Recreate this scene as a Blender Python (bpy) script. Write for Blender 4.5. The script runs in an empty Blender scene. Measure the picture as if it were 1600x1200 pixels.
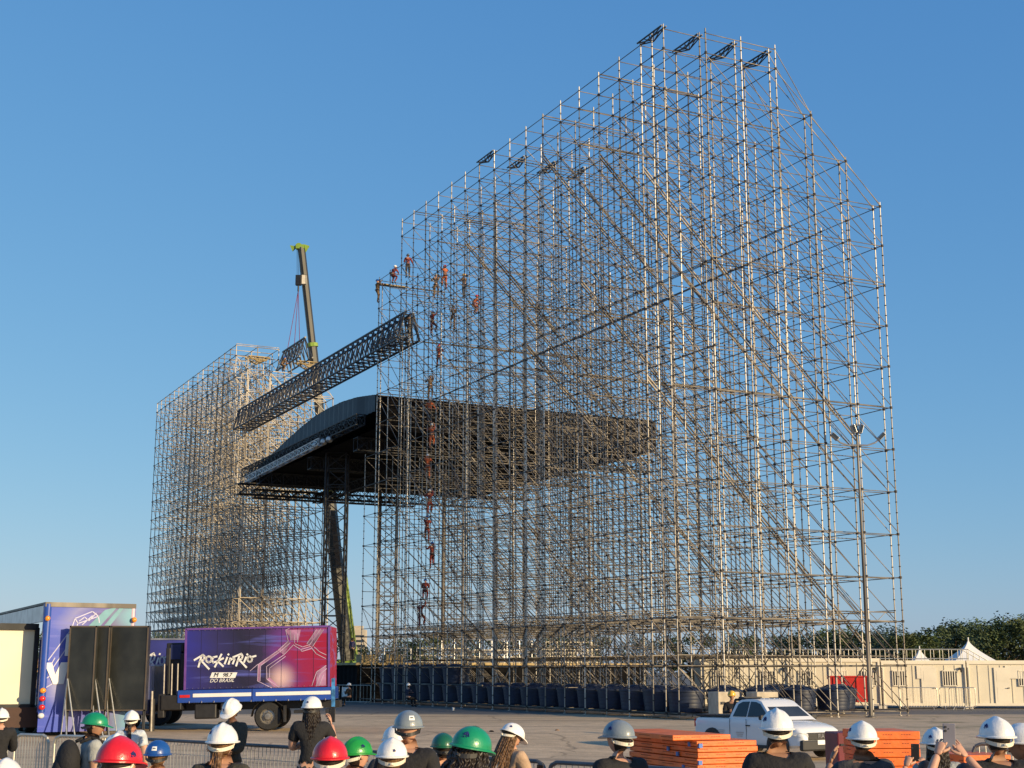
import bpy, bmesh, math, random
import numpy as np
from mathutils import Vector, Matrix, Euler
random.seed(7)
S = bpy.context.scene
C = S.collection
R = math.radians

# ---------------------------------------------------------------- camera
CAMF, PITCH, HC = 2192.4, 0.202485, 1.956
cam = bpy.data.cameras.new('camera'); cam.lens = 36 * CAMF / 1600; cam.sensor_width = 36
cam.clip_start = 0.1; cam.clip_end = 8000
co = bpy.data.objects.new('camera', cam); C.objects.link(co)
co.location = (0, 0, HC); co.rotation_euler = (math.pi / 2 + PITCH, 0, 0)
S.camera = co
# ---------------------------------------------------------------- sky and sun
SUN_EL, SUN_DIR = R(14), Vector((0.80, -0.60, 0)).normalized()
w = bpy.data.worlds.new('World'); S.world = w; w.use_nodes = True
nt = w.node_tree; bg = nt.nodes['Background']
sky = nt.nodes.new('ShaderNodeTexSky'); sky.sky_type = 'NISHITA'; sky.sun_disc = False
sky.sun_elevation = SUN_EL; sky.sun_rotation = math.atan2(SUN_DIR.x, SUN_DIR.y)
sky.air_density = 1.0; sky.dust_density = 0.45; sky.ozone_density = 4.0
sp_ = nt.nodes.new('ShaderNodeSeparateColor'); cb_ = nt.nodes.new('ShaderNodeCombineColor')
nt.links.new(sky.outputs[0], sp_.inputs[0])
for i_, (a_, g_) in enumerate(((.575, .88), (.555, .59), (.62, .32))):      # phone-like tone response of the sky
    pw = nt.nodes.new('ShaderNodeMath'); pw.operation = 'POWER'; pw.inputs[1].default_value = g_
    ml = nt.nodes.new('ShaderNodeMath'); ml.operation = 'MULTIPLY'; ml.inputs[1].default_value = a_ * .15 ** (g_ - 1)
    nt.links.new(sp_.outputs[i_], pw.inputs[0]); nt.links.new(pw.outputs[0], ml.inputs[0]); nt.links.new(ml.outputs[0], cb_.inputs[i_])
nt.links.new(cb_.outputs[0], bg.inputs[0]); bg.inputs[1].default_value = 0.15
sd = bpy.data.lights.new('sun', 'SUN'); sd.energy = 5.0; sd.angle = R(0.5); sd.color = (1.0, 0.77, 0.45)
so = bpy.data.objects.new('sun', sd); C.objects.link(so)
tosun = Vector((SUN_DIR.x * math.cos(SUN_EL), SUN_DIR.y * math.cos(SUN_EL), math.sin(SUN_EL)))
so.rotation_euler = tosun.to_track_quat('Z', 'Y').to_euler(); so.location = (60, -60, 60)
S.view_settings.view_transform = 'Standard'; S.view_settings.look = 'None'
S.view_settings.exposure = 0.3; S.view_settings.gamma = 1; S.view_settings.use_curve_mapping = False
S.cycles.max_bounces = 5; S.cycles.diffuse_bounces = 2; S.cycles.glossy_bounces = 2
S.cycles.transparent_max_bounces = 8; S.cycles.sample_clamp_indirect = 5

# ---------------------------------------------------------------- site frame: A runs along the facade, B into its depth
X0, Y0, AN = 7.026, 60.5166, 0.4637
sa, ca = math.sin(AN), math.cos(AN)
def ab(A, B, z=0.0): return Vector((X0 - A * sa + B * ca, Y0 + A * ca + B * sa, z))
def ray(px, py):
    a = (px - 800) / CAMF; c = (600 - py) / CAMF
    h = math.cos(PITCH) - c * math.sin(PITCH)
    return a / h, (math.sin(PITCH) + c * math.cos(PITCH)) / h
def at(px, py, Y):
    a, c = ray(px, py); return Vector((a * Y, Y, HC + c * Y))
def sm(t): t = min(1, max(0, t)); return t * t * (3 - 2 * t)
def gz(X, Y):
    return -0.43 * math.exp(-((Y - 39.5) / 7.5) ** 2 - ((X - 9) / 13) ** 2)

# ---------------------------------------------------------------- helpers
def tag(o, label=None, cat=None, group=None, kind=None):
    if label: o['label'] = label
    if cat: o['category'] = cat
    if group: o['group'] = group
    if kind: o['kind'] = kind
    return o
def thing(name, label, cat, loc=(0, 0, 0), rz=0, group=None):
    o = bpy.data.objects.new(name, None); C.objects.link(o)
    o.location = loc; o.rotation_euler = (0, 0, rz); o.empty_display_size = .2
    return tag(o, label, cat, group)
def copy_tree(o, parent=None):
    c = o.copy(); C.objects.link(c); c.parent = parent
    for ch in list(o.children): copy_tree(ch, c)
    return c
class MB:
    def __init__(s): s.v = []; s.f = []; s.m = []; s.M = Matrix(); s.mi = 0
    def add(s, vs, fs, mi=None):
        n = len(s.v); M = s.M
        s.v += [tuple(M @ Vector(p)) for p in vs]
        s.f += [tuple(n + i for i in f) for f in fs]
        s.m += [s.mi if mi is None else mi] * len(fs)
    def box(s, c, d, mi=None, M=None):
        x, y, z = (d[0] / 2, d[1] / 2, d[2] / 2)
        vs = [Vector((sx * x, sy * y, sz * z)) for sz in (-1, 1) for sy in (-1, 1) for sx in (-1, 1)]
        if M is not None: vs = [M @ p for p in vs]
        vs = [p + Vector(c) for p in vs]
        s.add(vs, [(0, 2, 3, 1), (4, 5, 7, 6), (0, 1, 5, 4), (2, 6, 7, 3), (0, 4, 6, 2), (1, 3, 7, 5)], mi)
    def tube(s, p, q, r, n=6, r2=None, caps=True, mi=None):
        p = Vector(p); q = Vector(q); d = q - p
        if d.length < 1e-6: return
        d.normalize(); u = d.orthogonal().normalized(); w_ = d.cross(u); r2 = r if r2 is None else r2
        vs = []
        for k in range(n):
            a = 2 * math.pi * k / n; e = u * math.cos(a) + w_ * math.sin(a)
            vs.append(p + e * r); vs.append(q + e * r2)
        fs = [(2 * k, 2 * ((k + 1) % n), 2 * ((k + 1) % n) + 1, 2 * k + 1) for k in range(n)]
        if caps: fs += [tuple(2 * k for k in reversed(range(n))), tuple(2 * k + 1 for k in range(n))]
        s.add(vs, fs, mi)
    def path(s, pts, r, n=6, mi=None, r2=None):
        m = len(pts)
        for i in range(m - 1):
            ra = r if r2 is None else r + (r2 - r) * i / (m - 1); rb = r if r2 is None else r + (r2 - r) * (i + 1) / (m - 1)
            s.tube(pts[i], pts[i + 1], ra, n, rb, mi=mi)
    def lathe(s, prof, n=20, c=(0, 0, 0), axis='z', mi=None):
        vs = []; fs = []; c = Vector(c)
        for r, z in prof:
            for k in range(n):
                a = 2 * math.pi * k / n; x, y = r * math.cos(a), r * math.sin(a)
                vs.append(c + (Vector((x, y, z)) if axis == 'z' else Vector((x, z, y)) if axis == 'y' else Vector((z, x, y))))
        for i in range(len(prof) - 1):
            for k in range(n):
                a, b = i * n + k, i * n + (k + 1) % n
                fs.append((a, b, b + n, a + n) if axis != 'y' else (a, a + n, b + n, b))
        s.add(vs, fs, mi)
    def ell(s, c, r, nu=14, nv=9, mi=None, M=None, fn=None):
        vs = []; fs = []; c = Vector(c)
        for i in range(nv + 1):
            t = math.pi * i / nv
            for k in range(nu):
                a = 2 * math.pi * k / nu
                p = Vector((r[0] * math.sin(t) * math.cos(a), r[1] * math.sin(t) * math.sin(a), r[2] * math.cos(t)))
                if fn: p = fn(p)
                if M is not None: p = M @ p
                vs.append(c + p)
        for i in range(nv):
            for k in range(nu):
                a, b = i * nu + k, i * nu + (k + 1) % nu
                fs.append((a, a + nu, b + nu, b))
        s.add(vs, fs, mi)
    def poly(s, pts, mi=None): s.add(pts, [tuple(range(len(pts)))], mi)
    def prism(s, pts, off, mi=None):
        n = len(pts); off = Vector(off); a = [Vector(p) for p in pts]; b = [p + off for p in a]
        s.add(a + b, [tuple(reversed(range(n))), tuple(range(n, 2 * n))] + [(k, (k + 1) % n, (k + 1) % n + n, k + n) for k in range(n)], mi)
    def build(s, name, mats, parent=None, smooth=False, bevel=0, loc=None):
        me = bpy.data.meshes.new(name); me.from_pydata(s.v, [], s.f)
        if not isinstance(mats, (list, tuple)): mats = [mats]
        for m in mats: me.materials.append(m)
        if len(mats) > 1: me.polygons.foreach_set('material_index', s.m)
        if bevel or True:
            bm = bmesh.new(); bm.from_mesh(me)
            bmesh.ops.remove_doubles(bm, verts=bm.verts, dist=1e-5)
            bmesh.ops.recalc_face_normals(bm, faces=bm.faces)
            if bevel: bmesh.ops.bevel(bm, geom=[e for e in bm.edges if e.is_manifold and e.calc_face_angle(0) > .5], offset=bevel, segments=2, affect='EDGES', profile=.5)
            bm.to_mesh(me); bm.free()
        if smooth:
            for p in me.polygons: p.use_smooth = True
        o = bpy.data.objects.new(name, me); C.objects.link(o); o.parent = parent
        if smooth and smooth is not True:
            try: me.set_sharp_from_angle(angle=R(smooth))
            except Exception: pass
        if loc is not None: o.location = loc
        return o
class WB:                                   # fast accumulator for tubes only
    def __init__(s): s.t = []; s.c = []
    def tube(s, p, q, r, m=0): s.t.append((p[0], p[1], p[2], q[0], q[1], q[2], r)); s.c.append(m)
    def extend(s, o): s.t += o.t; s.c += o.c
    def build(s, name, mat_, parent, n=5):
        T = np.array(s.t, dtype=float); P = T[:, :3]; Q = T[:, 3:6]; r = T[:, 6:7]
        d = Q - P; d /= np.linalg.norm(d, axis=1, keepdims=True)
        ref = np.where(np.abs(d[:, 2:3]) > .9, np.array([[1., 0, 0]]), np.array([[0, 0, 1.]]))
        u = np.cross(d, ref); u /= np.linalg.norm(u, axis=1, keepdims=True); v = np.cross(d, u)
        m = len(T); V = np.zeros((m, 2 * n, 3))
        for k in range(n):
            a = 2 * math.pi * (k + .3) / n; e = u * math.cos(a) + v * math.sin(a)
            V[:, 2 * k] = P + e * r; V[:, 2 * k + 1] = Q + e * r
        base = (np.arange(m) * 2 * n)[:, None]
        F = []
        for k in range(n):
            k2 = (k + 1) % n
            F.append(base + np.array([[2 * k, 2 * k + 1, 2 * k2 + 1, 2 * k2]]))
        F = np.concatenate(F, 1).reshape(-1, 4)
        me = bpy.data.meshes.new(name)
        me.vertices.add(m * 2 * n); me.vertices.foreach_set('co', V.reshape(-1))
        me.loops.add(F.size); me.loops.foreach_set('vertex_index', F.reshape(-1).astype(np.int32))
        me.polygons.add(len(F)); me.polygons.foreach_set('loop_start', np.arange(0, F.size, 4, dtype=np.int32))
        me.polygons.foreach_set('use_smooth', np.ones(len(F), dtype=bool))
        me.update(calc_edges=True)
        me.materials.append(mat_)
        if any(s.c):
            me.materials.append(M['coupler']); me.polygons.foreach_set('material_index', np.repeat(np.array(s.c, dtype=np.int32), n))
        o = bpy.data.objects.new(name, me); C.objects.link(o); o.parent = parent
        return o

def mat(name, col, rough=.6, metal=0.0, var=.12, scale=3.0, bump=0.0, bscale=None, spec=None, coat=0.0, col2=None, emit=None):
    m = bpy.data.materials.new(name); m.use_nodes = True; t = m.node_tree; b = t.nodes['Principled BSDF']
    b.inputs['Roughness'].default_value = rough; b.inputs['Metallic'].default_value = metal
    if coat: b.inputs['Coat Weight'].default_value = coat; b.inputs['Coat Roughness'].default_value = .08
    if spec is not None: b.inputs['Specular IOR Level'].default_value = spec
    tc = t.nodes.new('ShaderNodeTexCoord'); n = t.nodes.new('ShaderNodeTexNoise')
    n.inputs['Scale'].default_value = scale; n.inputs['Detail'].default_value = 5
    t.links.new(tc.outputs['Object'], n.inputs['Vector'])
    r = t.nodes.new('ShaderNodeValToRGB')
    c2 = col2 or tuple(min(1, c * (1 + var)) for c in col); c1 = tuple(c * (1 - var) for c in col)
    r.color_ramp.elements[0].position = .35; r.color_ramp.elements[1].position = .65
    r.color_ramp.elements[0].color = (*c1, 1); r.color_ramp.elements[1].color = (*c2, 1)
    t.links.new(n.outputs['Fac'], r.inputs[0]); t.links.new(r.outputs[0], b.inputs['Base Color'])
    if bump:
        n2 = t.nodes.new('ShaderNodeTexNoise'); n2.inputs['Scale'].default_value = bscale or scale * 5; n2.inputs['Detail'].default_value = 4
        t.links.new(tc.outputs['Object'], n2.inputs['Vector'])
        bp = t.nodes.new('ShaderNodeBump'); bp.inputs['Strength'].default_value = bump; bp.inputs['Distance'].default_value = .02
        t.links.new(n2.outputs['Fac'], bp.inputs['Height']); t.links.new(bp.outputs[0], b.inputs['Normal'])
    if emit:
        b.inputs['Emission Color'].default_value = (*emit[0], 1); b.inputs['Emission Strength'].default_value = emit[1]
    return m
ORD = ['nearest', 'second', 'third', 'fourth', 'fifth', 'sixth', 'seventh', 'eighth', 'ninth', 'tenth', 'eleventh', 'twelfth', 'thirteenth', 'fourteenth', 'fifteenth', 'sixteenth', 'seventeenth', 'eighteenth']
M = {}
def steel(name, lo, hi, rough, metal, p0=.42, p1=.68, seed=0):
    m = mat(name, lo, rough, metal); t = m.node_tree; r = [n for n in t.nodes if n.type == 'VALTORGB'][0]; n = [n for n in t.nodes if n.type == 'TEX_NOISE'][0]; tc = [n for n in t.nodes if n.type == 'TEX_COORD'][0]
    mp = t.nodes.new('ShaderNodeMapping'); mp.inputs['Scale'].default_value = (1, 1, .16); mp.inputs['Location'].default_value = (seed, seed, 0)
    t.links.new(tc.outputs['Object'], mp.inputs[0]); t.links.new(mp.outputs[0], n.inputs['Vector']); n.inputs['Scale'].default_value = .9; n.inputs['Detail'].default_value = 6
    e = r.color_ramp.elements; e[0].position = p0; e[1].position = p1; e[0].color = (*lo, 1); e[1].color = (*hi, 1); return m
M['coupler'] = mat('coupler_steel', (.045, .038, .034), .7, .1, .3, 4)
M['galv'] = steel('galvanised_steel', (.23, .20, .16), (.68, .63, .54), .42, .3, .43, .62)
M['galvsuntint'] = steel('galvanised_steel_sun_tint', (.20, .165, .12), (.66, .58, .46), .5, .1, .38, .66, 5)  # far tower steel, the warm sunlight on it tinted into the colour
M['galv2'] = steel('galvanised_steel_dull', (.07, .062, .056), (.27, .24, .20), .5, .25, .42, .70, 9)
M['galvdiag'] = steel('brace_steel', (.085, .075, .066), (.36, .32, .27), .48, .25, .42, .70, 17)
M['plank'] = mat('yellow_plank', (.36, .27, .13), .8, 0, .3, 2)
M['blacksteel'] = mat('dark_steel', (.022, .024, .028), .5, .5, .3, 2)
M['truss'] = mat('grey_truss', (.06, .062, .068), .45, .5, .3, 2)
M['alum'] = mat('aluminium', (.45, .46, .48), .35, .7, .2, 2)
M['black'] = mat('black_cloth', (.006, .006, .007), .95, 0, .3, 2, spec=.08)
M['roofskin'] = mat('roof_fabric', (.06, .082, .092), .6, 0, .18, .6)
M['timber'] = mat('timber', (.25, .15, .08), .8, 0, .3, 6, .4)
M['navytank'] = mat('navy_plastic', (.010, .018, .045), .5, 0, .25, 2.5, .05)
M['concrete'] = mat('concrete', (.46, .40, .31), .9, 0, .15, 3, .3)
M['cabin'] = mat('cabin_paint', (.65, .59, .46), .55, 0, .05, .8, .05)
M['cabin2'] = mat('cabin_trim', (.70, .64, .52), .5, 0, .05, 1)
M['dark'] = mat('dark_gap', (.02, .02, .022), .6)
M['glass'] = mat('dark_glass', (.03, .035, .04), .12, 0, .2, 2)
M['whitecloth'] = mat('white_canvas', (.80, .79, .76), .7, 0, .04, 1)
M['orange'] = mat('orange_plastic', (.78, .15, .018), .5, 0, .16, 4, .2)
M['orangehole'] = mat('orange_dark', (.20, .035, .01), .6)
M['bluetie'] = mat('blue_mark', (.05, .16, .5), .5)
M['carwhite'] = mat('white_car_paint', (.76, .76, .75), .25, 0, .02, 1, coat=.6)
M['tyre'] = mat('tyre_rubber', (.018, .018, .018), .8, 0, .2, 20)
M['rim'] = mat('wheel_metal', (.32, .30, .27), .4, .7, .15, 10)
M['plastic'] = mat('black_plastic', (.02, .02, .022), .5, 0, .2, 6)
M['chrome'] = mat('bright_metal', (.65, .65, .65), .2, .9, .05, 3)
M['redlens'] = mat('red_lens', (.55, .02, .02), .2)
M['amberlens'] = mat('amber_lens', (.75, .28, .03), .2)
M['clearlens'] = mat('clear_lens', (.6, .62, .65), .1)
M['bluepaint'] = mat('blue_paint', (.02, .07, .36), .3, 0, .1, 2, coat=.4)
M['whitepaint'] = mat('white_paint', (.78, .78, .76), .4, 0, .04, 2)
M['navypaint'] = mat('navy_paint', (.02, .03, .10), .35, 0, .2, 2, coat=.3)
M['cream'] = mat('cream_panel', (.72, .68, .50), .55, 0, .05, .7)
M['screenblack'] = mat('black_screen', (.022, .024, .022), .35, 0, .35, 1.5)
M['redpaint'] = mat('red_paint', (.55, .03, .02), .45, 0, .1, 2)
M['boom'] = mat('boom_paint', (.045, .045, .04), .4, .2, .15, 1)
M['lime'] = mat('lime_paint', (.22, .33, .04), .4, 0, .1, 1)
M['barrier'] = mat('barrier_steel', (.52, .50, .44), .4, .6, .15, 6)
M['railgrey'] = mat('barrier_steel_dark', (.12, .12, .125), .5, .4, .15, 6)
M['skin'] = mat('skin_light', (.50, .28, .19), .55, 0, .08, 14)
M['skin2'] = mat('skin_tan', (.34, .18, .11), .55, 0, .08, 14)
M['skin3'] = mat('skin_dark', (.13, .065, .04), .5, 0, .08, 14)
M['hairdark'] = mat('hair_dark', (.018, .012, .009), .5, 0, .4, 40)
M['hairbrown'] = mat('hair_brown', (.14, .075, .035), .5, 0, .5, 40)
M['eye'] = mat('eye', (.02, .015, .012), .2)
for k_, c_ in dict(white=(.80, .79, .76), red=(.62, .012, .02), green=(.008, .24, .11), brightgreen=(.015, .27, .04), blue=(.012, .075, .30), grey=(.20, .235, .26), yellow=(.72, .42, .04), deepgreen=(.012, .11, .055)).items():
    M['helmet_' + k_] = mat('helmet_' + k_, c_, .34, 0, .09, 14, .12, 60, coat=.25)
for k_, c_ in dict(black=(.012, .012, .014), navy=(.018, .024, .05), olive=(.045, .04, .028), greytee=(.30, .31, .30), whitetee=(.52, .56, .60), beige=(.38, .26, .17), red=(.45, .02, .02), workred=(.22, .04, .028), workorange=(.42, .10, .035), workbrown=(.14, .085, .04), jeans=(.03, .045, .09), charcoal=(.04, .04, .045), blueshirt=(.05, .05, .14)).items():
    M['cloth_' + k_] = mat('cloth_' + k_, c_, .85, 0, .2, 9, .5, 30)
M['strapwhite'] = mat('strap_white', (.66, .60, .48), .6)
M['ink'] = mat('dark_blue_ink', (.01, .02, .12), .5)
M['yellowprint'] = mat('yellow_print', (.85, .42, .02), .6)
M['phone'] = mat('phone_case_black', (.012, .012, .014), .3)
M['phonegrey'] = mat('phone_case_grey', (.16, .16, .20), .3)

# ---------------------------------------------------------------- ground
def ground():
    xs = sorted(set([-2500, -1200, -600, -300, -150, -80] + [i * 2 for i in range(-25, 31)] + [90, 150, 300, 600, 1200, 2500]))
    ys = sorted(set([-300, -100, -40, -10] + [i * 1.5 for i in range(0, 50)] + [80, 90, 110, 140, 200, 300, 500, 900, 1600, 4000]))
    vs = [(x, y, gz(x, y)) for y in ys for x in xs]; n = len(xs)
    fs = [(j * n + i, j * n + i + 1, (j + 1) * n + i + 1, (j + 1) * n + i) for j in range(len(ys) - 1) for i in range(n - 1)]
    me = bpy.data.meshes.new('ground'); me.from_pydata(vs, [], fs)
    for p in me.polygons: p.use_smooth = True
    m = bpy.data.materials.new('worn_asphalt'); m.use_nodes = True; t = m.node_tree; b = t.nodes['Principled BSDF']; b.inputs['Roughness'].default_value = .9
    tc = t.nodes.new('ShaderNodeTexCoord')
    def noise(scale, detail=6, dist=0, sc=(1, 1, 1)):
        mp = t.nodes.new('ShaderNodeMapping'); mp.inputs['Scale'].default_value = sc
        t.links.new(tc.outputs['Object'], mp.inputs['Vector'])
        n_ = t.nodes.new('ShaderNodeTexNoise'); n_.inputs['Scale'].default_value = scale; n_.inputs['Detail'].default_value = detail
        n_.inputs['Distortion'].default_value = dist; t.links.new(mp.outputs[0], n_.inputs['Vector']); return n_
    def ramp(src, p0, c0, p1, c1):
        r = t.nodes.new('ShaderNodeValToRGB'); e = r.color_ramp.elements
        e[0].position = p0; e[1].position = p1; e[0].color = (*c0, 1); e[1].color = (*c1, 1)
        t.links.new(src, r.inputs[0]); return r.outputs[0]
    def mix(f, a, c, mode='MIX'):
        x = t.nodes.new('ShaderNodeMix'); x.data_type = 'RGBA'; x.blend_type = mode
        if isinstance(f, float): x.inputs[0].default_value = f
        else: t.links.new(f, x.inputs[0])
        t.links.new(a, x.inputs[6]); t.links.new(c, x.inputs[7]); return x.outputs[2]
    base = ramp(noise(.09, 5, .5).outputs[0], .38, (.55, .41, .265), .62, (.64, .48, .315))
    fine = ramp(noise(1.6, 8).outputs[0], .3, (.78, .78, .78), .7, (1.1, 1.08, 1.04))
    c = mix(1.0, base, fine, 'MULTIPLY')
    grit = ramp(noise(38, 3).outputs[0], .35, (.72, .72, .72), .62, (1.08, 1.08, 1.08))
    c = mix(.8, c, grit, 'MULTIPLY')
    streak = ramp(noise(.5, 6, .3, (.18, 1.3, 1)).outputs[0], .50, (1, 1, 1), .70, (.55, .55, .57))
    c = mix(.9, c, streak, 'MULTIPLY')
    # dry weeds and dirt on the right hand side, old patches
    weeds = t.nodes.new('ShaderNodeValToRGB'); nz = noise(.35, 8, .8)
    weeds.color_ramp.elements[0].position = .56; weeds.color_ramp.elements[1].position = .66
    t.links.new(nz.outputs[0], weeds.inputs[0])
    sep = t.nodes.new('ShaderNodeSeparateXYZ'); t.links.new(tc.outputs['Object'], sep.inputs[0])
    mr = t.nodes.new('ShaderNodeMapRange'); mr.inputs[1].default_value = 11; mr.inputs[2].default_value = 17
    t.links.new(sep.outputs['X'], mr.inputs[0])
    mu = t.nodes.new('ShaderNodeMath'); mu.operation = 'MULTIPLY'; t.links.new(weeds.outputs[0], mu.inputs[0]); t.links.new(mr.outputs[0], mu.inputs[1])
    rgb = t.nodes.new('ShaderNodeRGB'); rgb.outputs[0].default_value = (.17, .15, .065, 1)
    c = mix(mu.outputs[0], c, rgb.outputs[0])
    mr2 = t.nodes.new('ShaderNodeMapRange'); mr2.inputs[1].default_value = 67; mr2.inputs[2].default_value = 69
    t.links.new(sep.outputs['Y'], mr2.inputs[0])
    rgb2 = t.nodes.new('ShaderNodeRGB'); rgb2.outputs[0].default_value = (.13, .12, .11, 1)
    c = mix(mr2.outputs[0], c, rgb2.outputs[0])
    # cracks
    vo = t.nodes.new('ShaderNodeTexVoronoi'); vo.feature = 'DISTANCE_TO_EDGE'; vo.inputs['Scale'].default_value = .16
    dn = noise(.6, 4); va = t.nodes.new('ShaderNodeVectorMath'); va.operation = 'ADD'
    t.links.new(tc.outputs['Object'], va.inputs[0]); t.links.new(dn.outputs['Color'], va.inputs[1]); t.links.new(va.outputs[0], vo.inputs['Vector'])
    cr = ramp(vo.outputs['Distance'], .0, (.45, .45, .45), .012, (1, 1, 1)); c = mix(.8, c, cr, 'MULTIPLY')
    t.links.new(c, b.inputs['Base Color'])
    bp = t.nodes.new('ShaderNodeBump'); bp.inputs['Strength'].default_value = .5; bp.inputs['Distance'].default_value = .03
    t.links.new(noise(9, 8).outputs[0], bp.inputs['Height']); t.links.new(bp.outputs[0], b.inputs['Normal'])
    me.materials.append(m)
    o = bpy.data.objects.new('ground', me); C.objects.link(o); tag(o, kind='structure')
ground()

# ---------------------------------------------------------------- scaffold towers
def z_levels(top): return [.25 + 2 * k for k in range(0, 16) if .25 + 2 * k <= top + .01]
def tower(label, As, Bs, top, outer=None, rosette=.5, keep=.8, seed=1, extra=(), cat='scaffold tower', rp=.027, rl=.022, rb=.021, half=0.0, akeep=(.62, .42), over=.22):
    rnd = random.Random(seed)
    t = thing('scaffold_tower', label, cat, ab(As[0], Bs[0]))
    off = ab(As[0], Bs[0])
    def P(A, B, z): p = ab(A, B, z); return (p.x - off.x, p.y - off.y, z)
    def depth(A, B): return ab(A, B).y
    posts, ledg, diag = [], [], []
    cols = [(A, B) for A in As for B in Bs] + list(extra)
    if outer: cols += [(outer[0], B) for B in outer[1]]
    for A, B in cols:
        h = top(A, B)
        if h <= 0: continue
        wb = WB(); a = P(A, B, .12); b = P(A, B, h + over)
        r_ = rp * rnd.uniform(.9, 1.15)
        zz = .12
        while zz < h + over - .01:                         # standards are stacked lengths, each a touch out of line
            z2 = min(h + over, zz + rnd.choice((2, 3, 3))); wb.tube((a[0], a[1], zz), (a[0], a[1], z2), r_); zz = z2
        wb.tube((a[0], a[1], .0), (a[0], a[1], .12), .017); wb.tube((a[0], a[1], 0.0), (a[0], a[1], .03), .085)
        zz = .25
        while zz < h + .1:
            big = abs(((zz - .25) / 2) - round((zz - .25) / 2)) < .01
            wb.tube((a[0], a[1], zz - (.06 if big else .022)), (a[0], a[1], zz + (.05 if big else .022)), (.072 if big else .052) * (rp / .03), 1); zz += rosette
        posts.append((depth(A, B) + B * .2, wb))
    def lv(A, B): return top(A, B)
    rows_B = [(A, Bs) for A in As] + ([(outer[0], outer[1])] if outer else [])
    zs = z_levels(32); zs.append(31.25)
    for B in Bs:                                   # ledgers along A
        for z in zs + [4.75, 30.25]:
            if z in (4.75,) and B not in (0, 4, 8, 12): continue
            run = [A for A in As if lv(A, B) >= z - .01]
            if len(run) < 2: continue
            wb = WB()
            for i in range(len(run) - 1):
                if run[i + 1] - run[i] > 2.1: continue
                wb.tube(P(run[i], B, z), P(run[i + 1], B, z), rl)
            if wb.t: ledg.append((depth(run[0], B) + B * .2, wb))
    for A, bs in rows_B:                           # ledgers along B
        for z in zs + [z_ + 1 for z_ in zs[:-1] if A > As[0] + 6 and rnd.random() < half]:
            run = [B for B in bs if lv(A, B) >= z - .01]
            if len(run) < 2: continue
            wb = WB()
            for i in range(len(run) - 1): wb.tube(P(A, run[i], z - .03), P(A, run[i + 1], z - .03), rl)
            if rnd.random() < .12 and z > 5: wb.tube(P(A, run[0], z + .12), P(A, run[-1], z + .12), .03)
            ledg.append((depth(A, run[0]), wb))
        for k in range(-8, 18):                    # 45 degree brace lines falling towards +B
            if rnd.random() > keep and A != As[0]: continue
            wb = WB()
            for i in range(len(bs) - 1):
                z1 = .25 + 2 * (k + (len(bs) - i)); z0 = z1 - 2
                if z0 < .2 or z1 > lv(A, bs[i]) + .01 or z0 > lv(A, bs[i + 1]): continue
                p, q = P(A, bs[i], z1 - .1), P(A, bs[i + 1], z0 + .1)
                wb.tube(p, q, rb)
            if wb.t: diag.append((depth(A, 0), wb))
        # braces over the sloping top edge
        for i in range(len(bs) - 1):
            h0, h1 = lv(A, bs[i]), lv(A, bs[i + 1])
            if h0 > h1 + .5 and A < As[0] + 4:
                wb = WB(); wb.tube(P(A, bs[i], h0 - .05), P(A, bs[i + 1], h1 + .05), .021); diag.append((depth(A, 0), wb))
    for B in Bs:                                   # braces falling towards the near end
        pr = akeep[0] if B in (Bs[0], Bs[-1]) else akeep[1]
        for k in range(-2, 16 + len(As)):
            if rnd.random() > pr: continue
            wb = WB()
            for i in range(len(As) - 1):
                z0 = .25 + 2 * (k - (len(As) - i)); z1 = z0 + 2
                if z0 < .2 or z1 > lv(As[i + 1], B) + .01 or z1 > 31: continue
                if (i + k) % 7 == 6 or As[i + 1] - As[i] > 2.1:
                    if wb.t: diag.append((depth(As[i], B) + 3, wb)); wb = WB()
                    continue
                wb.tube(P(As[i], B, z0 + .1), P(As[i + 1], B, z1 - .1), rb)
            if wb.t: diag.append((depth(As[0], B) + 3, wb))
    return t, P, posts, ledg, diag
def emit_parts(t, items, name, mt, cap=100):
    items.sort(key=lambda x: x[0])
    for d, wb in items[:cap]: wb.build(name, mt, t)
    if len(items) > cap:
        rest = WB()
        for d, wb in items[cap:]: rest.extend(wb)
        tag(rest.build(name, mt, t), kind='stuff')
def lattice(mb, p, q, w, h, bay, r, up=Vector((0, 0, 1)), zig=True):
    """box lattice girder, p and q are the middles of the bottom at both ends"""
    p = Vector(p); q = Vector(q); d = (q - p); L = d.length; d.normalize(); s_ = d.cross(up).normalized()
    n = max(1, round(L / bay)); cor = [s_ * (-w / 2), s_ * (w / 2), s_ * (w / 2) + up * h, s_ * (-w / 2) + up * h]
    for c in cor: mb.tube(p + c, q + c, r, 6)
    for i in range(n + 1):
        b = p + d * (L * i / n)
        for k in range(4): mb.tube(b + cor[k], b + cor[(k + 1) % 4], r * .6, 4, caps=False)
        if i < n:
            b2 = p + d * (L * (i + 1) / n)
            for k in range(4):
                u_, v_ = (cor[k], cor[(k + 1) % 4]) if i % 2 else (cor[(k + 1) % 4], cor[k])
                mb.tube(b + u_, b2 + v_, r * .6, 4, caps=False)
                if zig and k in (1, 3): mb.tube(b + v_, b2 + u_, r * .6, 4, caps=False)
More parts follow.
